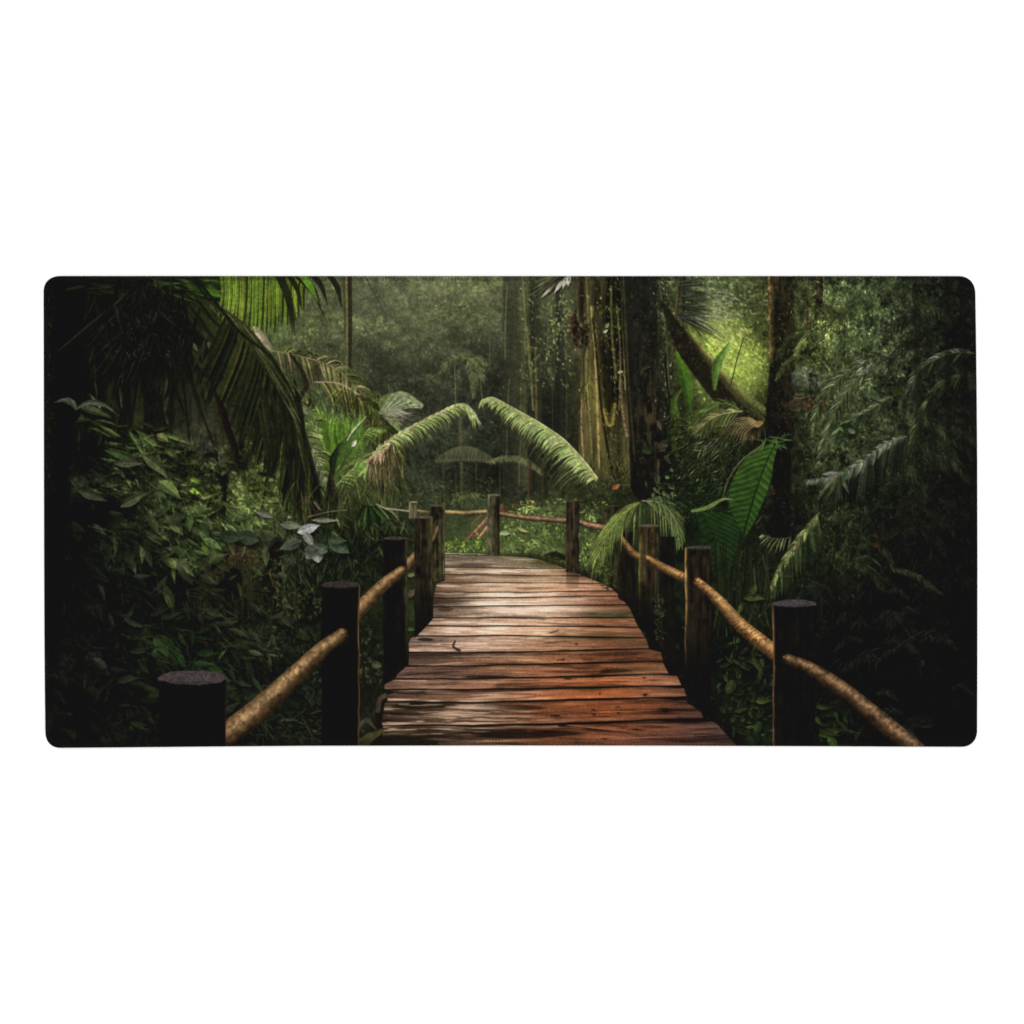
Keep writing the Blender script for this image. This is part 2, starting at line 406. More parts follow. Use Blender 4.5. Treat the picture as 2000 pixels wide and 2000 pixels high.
def paint_far_trees():
    # pale slim trunk in the misty gap
    ribbon([(678, 530), (680, 640), (681, 735)], [9, 8, 5], (52, 48, 30), (50, 55, 33), side=.25, soft=2.)
    ribbon([(676, 530), (678, 640), (677, 720)], [2, 2, 1.4], (112, 106, 58), (92, 98, 52), soft=1.5)
    # misty trunks of the middle
    for x0, x1, w0, w1, c in ((1000, 1006, 19, 24, (58, 60, 42)), (1042, 1046, 9, 12, (46, 48, 34)), (1092, 1092, 8, 9, (38, 42, 33)), (1010, 1022, 8, 10, (68, 70, 44))):
        P = spline([(x0, 530), ((x0 + x1) / 2 + 2, 700), (x1, 950)], 30)
        ribbon(P, np.linspace(w0, w1, 30), c, C(*c) * .8, side=-.12, soft=4., alpha=.8)
    for x0, x1, y0, y1, w, c in ((1020, 1028, 530, 690, 2.6, (104, 110, 58)), (1030, 1042, 640, 800, 3., (104, 106, 54)), (991, 987, 560, 700, 1.6, (92, 100, 56)), (1046, 1048, 680, 860, 2., (92, 92, 50)), (995, 990, 740, 900, 1.5, (76, 82, 50)), (1018, 1014, 740, 950, 2.4, (72, 76, 44)), (960, 957, 600, 720, 1, (88, 96, 60)), (938, 945, 720, 800, 1.2, (84, 92, 60)), (1070, 1068, 560, 700, 1.1, (84, 90, 52)), (1078, 1080, 700, 900, 1.3, (56, 60, 40)), (1108, 1106, 640, 880, 1.2, (60, 62, 40))):
        ribbon(spline([(x0, y0), ((x0 + x1) / 2 + RNG.uniform(-2, 2), (y0 + y1) / 2), (x1, y1)], 12), np.full(12, w) * RNG.uniform(.7, 1.2, 12), c, side=.2, soft=1.8, alpha=.75)
    for i in range(260):      # leaves climbing the misty trunks
        x = RNG.choice([1022, 1032, 1046, 1075, 1106]) + RNG.normal(0, 7); y = RNG.uniform(535, 760)
        leaf(x, y, RNG.normal(1.2, .6), RNG.uniform(4, 11), RNG.uniform(1, 2), jit((96, 108, 58), .3), alpha=.75, soft=1.3)
    for i in range(180):
        x, y = RNG.normal(1092, 16), RNG.normal(630, 34)
        leaf(x, y, RNG.normal(1.2, .6), RNG.uniform(4, 9), RNG.uniform(1.2, 2.2), jit((112, 124, 68), .3), alpha=.8, soft=1.2)
    # white-lit leaf at the top
    for a, l, o in ((2.25, 62, 0), (2.05, 44, 6), (1.85, 30, 10), (1.6, 24, 13)):
        leaf(1098 + o, 536, a, l, 5, (196, 196, 170), (206, 208, 180), .05, .05, -.1)
    for i in range(26):
        x = RNG.uniform(1040, 1092)
        leaf(1102 + RNG.uniform(-6, 4), 534 + RNG.uniform(-4, 4), 2.55 + RNG.normal(0, .18), RNG.uniform(40, 84), 1.3, jit((84, 88, 56), .3), alpha=.8)
    # the big mossy buttressed tree
    a0, a1, b0, b1 = 1120 - OX, 1235 - OX, 0, 935 - OY
    xs, ys = XX[b0:b1, a0:a1], YY[b0:b1, a0:a1]
    h, w = xs.shape
    f = (ys - 535) / 400
    xl = 1134 + 4 * np.sin(f * 5) - 4 * f + 26 * np.clip(f - .62, 0, 1) ** 2; xr = 1232 + 0 * f
    cov = np.clip((xs - xl) / 3 + .5, 0, 1) * np.clip((xr - xs) / 3 + .5, 0, 1)
    fold = noise(16, 260, 2, 31, h, w); fine = noise(4, 30, 3, 32, h, w); blot = noise(24, 40, 3, 33, h, w)
    col = C(42, 41, 23) * (1 + .6 * fold + .28 * fine)[..., None] + C(12, 15, 3) * np.clip(blot, 0, 1)[..., None]
    warm = np.exp(-((xs - 1170) / 26) ** 2 - ((ys - 800) / 120) ** 2)[..., None]
    col = col + C(30, 26, 8) * warm * (1 + .5 * fold)[..., None]
    col = col * (1 - .55 * np.exp(-((xs - 1200) / 14) ** 2 - ((ys - 730) / 90) ** 2)[..., None])
    put((slice(b0, b1), slice(a0, a1)), cov, np.clip(col, 10, 255))
    # vines and ridges down the tree
    for P, ww, c in (([(1156, 600), (1163, 680), (1168, 780), (1172, 910)], 4, (134, 122, 62)), ([(1146, 540), (1150, 640), (1146, 740), (1140, 800)], 2.2, (92, 92, 44)),
                     ([(1138, 760), (1137, 830), (1141, 900)], 3, (122, 104, 60)), ([(1148, 760), (1154, 840), (1158, 910)], 1.8, (116, 100, 54)), ([(1216, 560), (1219, 660), (1222, 760)], 2.4, (110, 104, 54)),
                     ([(1212, 740), (1216, 790), (1226, 850)], 4, (112, 92, 58)), ([(1180, 800), (1192, 830), (1200, 790)], 5, (120, 110, 44)), ([(1194, 560), (1196, 650), (1204, 740)], 3, (78, 82, 38)), ([(1206, 600), (1212, 700), (1210, 800)], 2, (92, 86, 44))):
        ribbon(spline(P, 24), np.full(24, ww) * RNG.uniform(.7, 1.15, 24), c, side=.3, soft=2.2, alpha=.85)
    ribbon(spline([(1158, 620), (1166, 700), (1174, 790), (1184, 860), (1194, 915)], 40), np.full(40, 2.2), (34, 30, 18), (26, 24, 15), soft=1.3)
    ribbon(spline([(1148, 640), (1140, 720), (1147, 800)], 30), np.full(30, 1.), (44, 40, 22))
    # red-brown stem and cluster
    ribbon(spline([(1132, 530), (1132, 570), (1134, 620)], 20), np.full(20, 3.5), (58, 40, 30), (38, 30, 23), side=.3, soft=2.)
    for i in range(60):
        x, y = RNG.normal(1124, 4), RNG.normal(640, 15)
        leaf(x, y, 1.5 + RNG.normal(0, .5), RNG.uniform(5, 12), 2.4, jit((60, 26, 26) if RNG.random() < .5 else (34, 24, 20), .25), alpha=.8, soft=1.4)
        x, y = RNG.normal(1141, 5), RNG.normal(648, 12)
        leaf(x, y, 1.5 + RNG.normal(0, .5), RNG.uniform(5, 12), 2.6, jit((30, 24, 20), .25), alpha=.8, soft=1.4)
    for i in range(560):
        x, y = RNG.uniform(1132, 1228), RNG.uniform(535, 900)
        if RNG.random() < .35 or x > 1190 or y < 680:
            leaf(x, y, RNG.normal(1.3, .5), RNG.uniform(4, 12), RNG.uniform(1, 2.2), jit((70, 74, 36) if RNG.random() < .85 else (126, 130, 76), .35), alpha=.6, soft=1.4)
    leaf(1178, 650, -.6, 13, 3, (196, 196, 170)); leaf(1182, 640, -.9, 14, 4, (120, 132, 70))
    leaf(1206, 728, -.3, 13, 3, (176, 176, 120)); leaf(1131, 764, -.9, 10, 3, (150, 156, 104))
    # hanging moss from the vine
    for i in range(26):
        leaf(1134 + RNG.uniform(0, 22), 746 + RNG.uniform(-4, 8), 1.57 + RNG.normal(0, .3), RNG.uniform(8, 30), 1.6, jit((104, 104, 44), .25), alpha=.8)
    # foot of the tree: bright twiggy grass
    for i in range(160):
        leaf(RNG.uniform(1150, 1232), RNG.uniform(905, 975), -1.57 + RNG.normal(0, .5), RNG.uniform(10, 30), RNG.uniform(.5, 1.2), jit((82, 84, 40), .4), alpha=.7)

    # ---- the dark trunk
    P = spline([(1250, 520), (1250, 640), (1256, 760), (1264, 850), (1272, 945)], 50)
    ribbon(P, np.interp(np.linspace(0, 1, 50), [0, .35, .6, .8, 1], [36, 33, 32, 35, 40]), (29, 30, 24), (21, 20, 16), soft=2.)
    ribbon(spline([(1268, 700), (1292, 800), (1306, 945)], 30), np.linspace(8, 17, 30), (27, 28, 20), (18, 17, 14), soft=3.)
    a0, a1, b0, b1 = 1206 - OX, 1320 - OX, 0, 945 - OY
    h, w = b1 - b0, a1 - a0
    tx = noise(5, 18, 3, 41, h, w); br = np.exp(-((XX[b0:b1, a0:a1] - 1268) / 24) ** 2 - ((YY[b0:b1, a0:a1] - 810) / 100) ** 2)
    CV[b0:b1, a0:a1] *= (1 + .2 * tx * np.exp(-((XX[b0:b1, a0:a1] - 1262) / 30) ** 2))[..., None]
    CV[b0:b1, a0:a1] += (br * np.clip(tx + .4, 0, 1.4))[..., None] * C(26, 20, 10)
    ribbon(spline([(1217, 540), (1222, 640), (1226, 720), (1232, 800), (1240, 900)], 40), np.full(40, 2.2) * RNG.uniform(.3, 1.3, 40), (84, 80, 42), (62, 58, 34), soft=2., alpha=.6)
    for i in range(190):      # small creepers and moss on the dark trunk
        y = RNG.uniform(535, 930); x = 1226 + (y - 535) * .05 + RNG.uniform(0, 58)
        leaf(x, y, RNG.normal(1.3, .6), RNG.uniform(4, 13), RNG.uniform(.8, 2.2), jit((44, 50, 28), .35), alpha=.6, soft=1.2)
    # leaves clinging to its right side, and the lianas there
    for i in range(520):
        y = RNG.uniform(535, 860); x = 1284 + (y - 535) * .075 + abs(RNG.normal(0, 12)) - 4
        leaf(x, y, RNG.normal(1.1, .6), RNG.uniform(5, 14), RNG.uniform(1, 2.2), jit((48, 56, 32), .45), alpha=.85)
    for i in range(60):
        y = RNG.uniform(535, 860); x = 1284 + (y - 535) * .07 + RNG.normal(4, 9)
        leaf(x, y, RNG.normal(.9, .6), RNG.uniform(5, 11), RNG.uniform(.8, 1.6), jit((140, 148, 116), .25), alpha=.7)
    for P, ww, c in (([(1330, 535), (1322, 600), (1314, 690)], 3, (66, 58, 34)), ([(1336, 535), (1334, 640), (1326, 760)], 2.6, (38, 34, 22)), ([(1298, 700), (1308, 790), (1316, 900)], 2., (24, 24, 18)), ([(1300, 780), (1312, 850), (1318, 930)], 2.5, (22, 21, 16)), ([(1290, 560), (1302, 660), (1308, 760)], 1.6, (66, 70, 40))):
        ribbon(spline(P, 24), np.full(24, ww), c, side=.3, soft=1.5)
    leaf(1290, 880, -1.1, 26, 9, (66, 66, 46), (82, 80, 58), .1); leaf(1256, 878, .2, 20, 8, (44, 58, 28), (34, 46, 24)); leaf(1252, 720, -.2, 20, 4, (50, 58, 30)); leaf(1256, 722, 1.9, 14, 3, (56, 64, 34))
    leaf(1284, 820, 1.2, 24, 4, (110, 110, 84), alpha=.6); leaf(1298, 890, .9, 22, 4, (70, 76, 52))
    ribbon([(1286, 900), (1284, 945)], [3, 2.], (76, 60, 40), (50, 44, 30))


def paint_right_wood():
    # leaning trunk
    P = spline([(1292, 590), (1330, 660), (1372, 718), (1420, 775), (1476, 822)], 40)
    ribbon(P, np.interp(np.linspace(0, 1, 40), [0, .35, 1], [2, 21, 27]), (27, 25, 17), (30, 30, 18), soft=4)
    Q = P + C(15, -14)
    ribbon(Q[8:], np.linspace(3, 13, 32), (104, 98, 48), (84, 90, 42), side=-.25, soft=7., alpha=.85)
    for i in range(260):
        j = RNG.integers(0, 40); x, y = P[j] + RNG.normal(0, 11, 2)
        leaf(x, y, RNG.normal(.9, .5), RNG.uniform(3, 9), RNG.uniform(.8, 1.6), jit((52, 50, 26), .5), alpha=.6)
    # broad leaves around it
    for P, W, c0, c1 in (([(1348, 800), (1338, 740), (1322, 690)], [4, 14, 3], (44, 74, 20), (72, 110, 30)), ([(1396, 760), (1400, 715), (1424, 670)], [3, 10, 2], (70, 100, 34), (84, 122, 46)), ([(1330, 860), (1316, 790), (1330, 760)], [5, 9, 2], (42, 62, 20), (64, 88, 28)), ([(1322, 900), (1312, 850), (1318, 800)], [3, 8, 2], (40, 60, 20), (58, 84, 28))):
        ribbon(spline(P, 12), np.interp(np.linspace(0, 1, 12), [0, .5, 1], W), c0, c1, side=.15, mid=.12, soft=1.6)
    for i in range(30):
        x = RNG.normal(1366, 16)
        leaf(1338 + RNG.uniform(-6, 6), 610 + RNG.uniform(-8, 10), .75 + RNG.normal(0, .28), RNG.uniform(40, 100), RNG.uniform(1, 2.4), jit((92, 110, 44) if RNG.random() < .7 else (150, 160, 116), .25), alpha=.7, soft=1.4)
    for i in range(60):       # dark fan of fine leaves above
        leaf(1326, 600 + RNG.uniform(-50, 20), RNG.uniform(-.3, .6), RNG.uniform(30, 76), RNG.uniform(.7, 1.4), jit((50, 56, 40) if RNG.random() < .8 else (100, 110, 88), .3), alpha=.75, soft=1.2)
    ribbon([(1452, 660), (1440, 700), (1427, 752)], [.8, 1, 1.], (40, 52, 22))
    # straight trunk with a pale strip of bark
    P = spline([(1524, 520), (1530, 640), (1526, 760), (1520, 862)], 40)
    ribbon(P, np.interp(np.linspace(0, 1, 40), [0, .4, .6, 1], [23, 21, 25, 29]), (36, 34, 20), (20, 18, 13), side=-.12, soft=2.5)
    P = spline([(1526, 840), (1528, 960), (1524, 1060)], 30)
    ribbon(P, np.linspace(18, 17, 30), (19, 18, 14), (18, 17, 13), soft=5)
    ribbon(spline([(1504, 530), (1506, 620), (1507, 705)], 20), np.full(20, 5), (104, 84, 44), (78, 66, 34), side=.3, soft=2.5, alpha=.85)
    ribbon(spline([(1514, 530), (1512, 556)], 6), np.full(6, 9), (112, 92, 56), (60, 52, 30), soft=4, alpha=.6)
    a0, a1, b0, b1 = 1490 - OX, 1556 - OX, 0, 1060 - OY
    CV[b0:b1, a0:a1] *= (1 + .3 * noise(6, 10, 3, 51, b1 - b0, a1 - a0))[..., None]
    for i in range(300):
        y = RNG.uniform(540, 860); x = 1526 + RNG.normal(0, 17)
        leaf(x, y, RNG.normal(1.2, .6), RNG.uniform(3, 8), RNG.uniform(.8, 1.7), jit((46, 50, 24), .4), alpha=.55)
    for i in range(90):
        y = RNG.uniform(540, 860); x = 1546 + RNG.normal(0, 4)
        leaf(x, y, RNG.normal(1.2, .6), RNG.uniform(3, 8), RNG.uniform(.8, 1.7), jit((40, 46, 24), .4), alpha=.7)
    # hanging vines
    for x0, x1, y1, ww, c in ((1578, 1572, 640, 2, (92, 74, 42)), (1592, 1580, 640, 1.6, (78, 66, 40)), (1600, 1598, 620, 7, (36, 32, 22)), (1610, 1606, 610, 1.4, (76, 70, 44)), (1640, 1626, 590, 2, (28, 28, 18)), (1648, 1644, 596, 1.4, (74, 76, 44)), (1574, 1574, 715, 1.3, (60, 60, 36))):
        ribbon(spline([(x0, 530), ((x0 + x1) / 2 + 2, (530 + y1) / 2), (x1, y1)], 20), np.full(20, ww), c, side=.25, soft=1.4, alpha=.85)
    holl = np.exp(-((XX - 1572) / 26) ** 2 - ((YY - 690) / 26) ** 2)[..., None]
    CV[:] = CV * (1 - .6 * holl)
    # fern spray arching down beside the trunk
    for R_, n_, L_ in (([(1650, 598), (1610, 622), (1575, 660), (1552, 692)], 40, 26), ([(1660, 610), (1625, 645), (1600, 690)], 26, 22)):
        frond(R_, n_, L_, .8, .5, 1.4, (96, 108, 54), (72, 84, 40), (112, 122, 66), 1.2, var=.25)
    for i in range(1500):
        x, y = RNG.normal(1660, 62), RNG.normal(640, 56)
        leaf(x, y, RNG.normal(1.5, .7), RNG.uniform(4, 12), RNG.uniform(.7, 1.5), fcol(x, y) * math.exp(RNG.normal(.2, .45)) * C(1.05, 1.08, .95), alpha=.65)
    for i in range(230):
        x, y = RNG.normal(1680, 80), RNG.normal(630, 60)
        leaf(x, y, 1.57 + RNG.normal(0, .25), RNG.uniform(3, 7), .6, (120, 128, 104), alpha=.55)
    # mossy lantern of stone behind the trunk
    dm = [(1546, 768)] + [(1546 + 62 * f, 748 - 31 * math.sin(math.pi * (.22 + .6 * f)) ** 1.2 * 1.05 + 0) for f in np.linspace(0, 1, 24)] + [(1608, 768)]
    sl, cov = poly(dm, None)
    gcol = C(82, 94, 68) * (1.12 - .72 * np.clip((YY[sl] - 716) / 50, 0, 1))[..., None] * (1 + .22 * noise(5, 5, 3, 61, *cov.shape))[..., None]
    put(sl, blur(cov, 1.) * .8, gcol)
    ribbon([(1550, 778), (1606, 776), (1610, 800)], [4, 5, 4], (30, 28, 18), soft=3)
    sl, cov, t, v = raster(spline([(1552, 790), (1580, 786), (1604, 790)], 20), np.full(20, 13.), 3.)
    put(sl, cov * .85, C(60, 50, 33) * (1 + .3 * noise(6, 6, 3, 62, *cov.shape))[..., None])
    leaf(1574, 790, .3, 14, 3, (120, 66, 32), alpha=.7)
    ribbon(spline([(1550, 774), (1560, 778), (1580, 774), (1600, 772)], 16), np.full(16, 1.), (116, 112, 84), alpha=.7)
    # shaded thicket of thin blades under the leaning trunk
    dk = np.exp(-((XX - 1400) / 90) ** 2 - ((YY - 905) / 80) ** 2)[..., None]
    CV[:] = CV * (1 - .35 * dk)
    scatter(1500, (1308, 800, 1500, 1020), (10, 34), (.018, .045), 2.2, .6, 1.1, .5, alpha=.7)
    scatter(700, (1308, 800, 1500, 1020), (3, 9), (.15, .3), 2., 1., 1.3, .45, alpha=.6)
    # curled fronds in front of the gap
    frond([(1444, 799), (1416, 788), (1382, 802), (1343, 842)], 40, 34, .8, .7, 1.1, (64, 82, 32), (52, 66, 28), (104, 120, 58), 1.3, var=.25, alpha=.85)
    frond([(1450, 803), (1425, 806), (1392, 816), (1358, 845)], 44, 40, .8, .8, 1.1, (92, 96, 50), (66, 76, 36), (150, 148, 100), 1.4, var=.3, alpha=.9)
    for k in range(8):
        ribbon(spline([(1486 - k, 830 + k * .6), (1462 + k * 1.5, 816 + k * 2.4), (1428 + k * 4.2, 822 + k * 3.2), (1410 + k * 5.5, 846 + k * 3.4)], 22), np.linspace(1.5, .7, 22), jit((140, 122, 78), .12), (84, 84, 48), alpha=.9)
        for q in range(10):
            leaf(1424 + k * 4.4 + q * 3 + RNG.normal(0, 2), 826 + k * 3 + RNG.normal(0, 3), 1.8 + RNG.normal(0, .2), RNG.uniform(10, 26), .8, jit((88, 80, 46), .3), alpha=.7)
    ribbon([(1486, 826), (1474, 824)], [4, 2], (150, 120, 56))
    for i in range(60):
        leaf(1398 + RNG.normal(0, 20), 868 + RNG.normal(0, 10), 2.5 + RNG.normal(0, .3), RNG.uniform(10, 30), .9, jit((128, 138, 104) if RNG.random() < .4 else (66, 78, 42), .25), alpha=.8)
    rx = np.clip((XX - 1545) / 40, 0, 1) * np.clip((1230 - YY) / 160, 0, 1)
    CV[:] *= (1 + rx * (np.clip(1.02 + .34 * noise(3.4, 4.4, 3, 401) + .3 * noise(16, 20, 3, 402), .35, 2.) - 1))[..., None]
    # ferns through the whole thicket, back to front
    rf = np.random.default_rng(77)
    for i in range(46):
        x, y = rf.uniform(1575, 1895), rf.uniform(560, 1120)
        dirn = rf.choice((-1, 1)); l = rf.uniform(50, 105)
        c = fcol(x, y) * (rf.uniform(.75, 1.15) if y < 760 else rf.uniform(1.1, 1.7)) * C(1.02, 1.04, .92) + 3
        R_ = [(x, y), (x + dirn * l * .45, y - l * .16), (x + dirn * l * .85, y + l * .1), (x + dirn * l * 1.05, y + l * .42)]
        frond(R_, 30, l * .3, .8, .6, 1.25, c, c * .75, c * 1.05, .8, var=.28, alpha=.65, soft=1.3)
    for i in range(900):
        x, y = RNG.uniform(1560, 1900), RNG.uniform(640, 1150)
        leaf(x, y, RNG.normal(1.2, .8), RNG.uniform(4, 13), RNG.uniform(.7, 1.8), fcol(x, y) * math.exp(RNG.normal(.32, .3)) * C(1.03, 1.05, .9), alpha=.55, soft=1.2)
    for i in range(30):
        x, y = rf.uniform(1600, 1890), rf.uniform(1130, 1430)
        dirn = rf.choice((-1, 1)); l = rf.uniform(40, 90); c = C(30, 34, 25) * rf.uniform(.8, 1.3)
        frond([(x, y), (x + dirn * l * .5, y - l * .12), (x + dirn * l, y + l * .3)], 18, l * .26, .8, .5, 1.2, c, c * .85, c, .7, var=.2, alpha=.6, soft=1.3)
    # ferns and long leaves of the right thicket
    frond([(1700, 700), (1650, 730), (1600, 790), (1588, 850)], 22, 30, .8, .5, 2., (84, 96, 60), (54, 66, 34), (92, 102, 62), 1., var=.3, alpha=.9)
    frond([(1720, 720), (1680, 735), (1640, 790), (1600, 880)], 26, 34, .7, .6, 1.9, (76, 88, 54), (48, 58, 30), (82, 92, 56), 1., var=.3, alpha=.9)
    frond([(1750, 770), (1700, 800), (1650, 830), (1600, 890)], 26, 34, .7, .8, 2., (64, 76, 50), (40, 50, 28), (72, 82, 50), 1.1, var=.35, alpha=.85)
    frond([(1905, 690), (1860, 690), (1800, 720), (1760, 790)], 30, 36, .7, .7, 2., (70, 80, 58), (40, 48, 30), (76, 86, 56), 1.1, var=.3, alpha=.9)
    frond([(1880, 730), (1830, 760), (1790, 830), (1770, 900)], 30, 40, .6, .8, 1.8, (56, 66, 40), (34, 42, 25), (60, 70, 42), 1., var=.3, alpha=.85)
    for P in ([(1700, 780), (1745, 800), (1775, 850)], [(1690, 830), (1740, 850), (1770, 870)]):
        ribbon(spline(P, 14), np.full(14, 1.4), (34, 36, 22))
    for i in range(26):       # silvered tips caught by light
        x, y = (1695, 715) + RNG.normal(0, 14, 2)
        leaf(x, y, 2.5 + RNG.normal(0, .3), RNG.uniform(10, 24), 2., jit((104, 116, 94), .2), alpha=.75)
    leaf(1642, 836, .1, 30, 11, (36, 60, 24), (28, 44, 20)); leaf(1640, 834, .9, 12, 3, (110, 124, 80)); leaf(1658, 838, .6, 16, 5, (96, 110, 84))
    leaf(1740, 760, .3, 30, 8, (60, 76, 26), (40, 50, 20), alpha=.7)
    # dark stems
    for x0, x1, y0, y1, ww in ((1766, 1762, 780, 1080, 5), (1788, 1796, 520, 1200, 7), (1848, 1852, 520, 1100, 6), (1820, 1822, 780, 1300, 9), (1880, 1884, 520, 1300, 7), (1700, 1702, 950, 1180, 4)):
        ribbon(spline([(x0, y0), ((x0 + x1) / 2 + 3, (y0 + y1) / 2), (x1, y1)], 20), np.full(20, ww), (20, 21, 15), soft=5., alpha=.55)
    scatter(500, (1560, 1000, 1900, 1230), (14, 40), (.03, .06), 1.5, .35, 1.25, .35, alpha=.5)
    # light-catching frond, silver
    frond([(1775, 852), (1730, 866), (1690, 898), (1640, 930), (1598, 968)], 44, 86, .95, 1.5, 3.6, (38, 44, 32), (24, 27, 20), None, sides=(-1,), var=.3, t0=.0, tipc=.5)
    frond([(1770, 853), (1730, 866), (1690, 898), (1640, 928), (1580, 940)], 36, 26, .8, .9, 3.8, (64, 76, 52), (84, 96, 70), (84, 96, 66), 1.4, var=.35, tipc=.6, lp=lambda t: .4 + .6 * math.sin(math.pi * min(1, t * .95)), glint=(134, 144, 116), pg=.22)
    for a, l, c in ((2.75, 30, (120, 126, 112)), (3.1, 34, (140, 142, 128)), (2.5, 44, (100, 116, 76)), (2.2, 60, (84, 98, 54)), (2.35, 54, (108, 122, 78)), (2.0, 46, (64, 78, 42)), (1.2, 44, (88, 104, 66)), (1.4, 52, (60, 76, 40)), (1.7, 56, (50, 64, 34))):
        leaf(1636 + RNG.normal(0, 5), 930 + RNG.normal(0, 4), a, l, 4.4, jit(c, .08), C(*c) * .75, RNG.uniform(-.2, .05))
    # second frond, lower
    frond([(1598, 1000), (1578, 1030), (1545, 1075), (1520, 1115), (1505, 1150)], 30, 74, .8, .9, 3.4, (42, 56, 28), (34, 46, 24), None, sides=(-1,), var=.25, tipc=.75)
    frond([(1600, 1002), (1578, 1030), (1545, 1075), (1520, 1115), (1500, 1165)], 34, 22, .6, .6, 2.6, (80, 94, 46), (98, 110, 60), (88, 100, 50), 1.3, var=.35, tipc=.6, glint=(136, 146, 96), pg=.15)
    frond([(1545, 1050), (1515, 1052), (1490, 1045)], 10, 34, 1.2, .6, 2., (88, 100, 58), (64, 74, 42), (80, 88, 50), 1., sides=(-1,), var=.25)
    frond([(1740, 1110), (1790, 1125), (1840, 1160)], 24, 14, .8, .5, 1.2, (46, 52, 34), (38, 44, 26), (44, 50, 32), .8, var=.25)
    frond([(1700, 1085), (1670, 1095), (1645, 1120)], 14, 16, .7, .6, 1.2, (40, 48, 28), (32, 40, 24), (44, 52, 30), .8, var=.25)
    leaf(1700, 1088, .7, 34, 2.4, (52, 62, 38)); leaf(1688, 1100, .6, 30, 2.4, (44, 56, 34))
    leaf(1712, 1060, 1., 12, 5, (70, 42, 26)); leaf(1706, 1044, .4, 10, 4, (58, 40, 24))
    for i in range(160):
        x, y = RNG.uniform(1480, 1700), RNG.uniform(960, 1180)
        leaf(x, y, RNG.uniform(0, 6.3), RNG.uniform(4, 12), RNG.uniform(.8, 2.), jit((48, 56, 30), .35), alpha=.6)
    # black thicket bottom right: a few dim sprays
    for cx, cy, n_, sp in ((1660, 1292, 14, 26), (1712, 1276, 12, 30), (1810, 1232, 12, 22), (1680, 1212, 10, 22), (1640, 1200, 10, 20), (1840, 1240, 9, 20), (1800, 1290, 8, 24)):
        for i in range(n_):
            leaf(cx + RNG.normal(0, sp * .3), cy + RNG.normal(0, 5), RNG.uniform(.3, 2.8), RNG.uniform(12, sp * 1.5), RNG.uniform(.8, 1.8), jit((36, 40, 32), .2), alpha=.7)
    ribbon(spline([(1728, 1284), (1765, 1254), (1806, 1232)], 16), np.full(16, .9), (36, 40, 32))


def lance(cx, cy, n, spread, L, a0, sa, col, w=.085, var=.3, stem=None):
    """a spray of pointed leaves"""
    for i in range(n):
        x, y = cx + RNG.normal(0, spread), cy + RNG.normal(0, spread * .6)
        l = RNG.uniform(.6, 1.15) * L
        c = jit(C(*col) * .82, var, .03)
        leaf(x, y, a0 + RNG.normal(0, sa), l, l * w * RNG.uniform(.75, 1.3), c, c * RNG.uniform(.65, 1.1), RNG.uniform(-.25, .3), RNG.choice((-1, 1)) * RNG.uniform(.1, .25), .16)


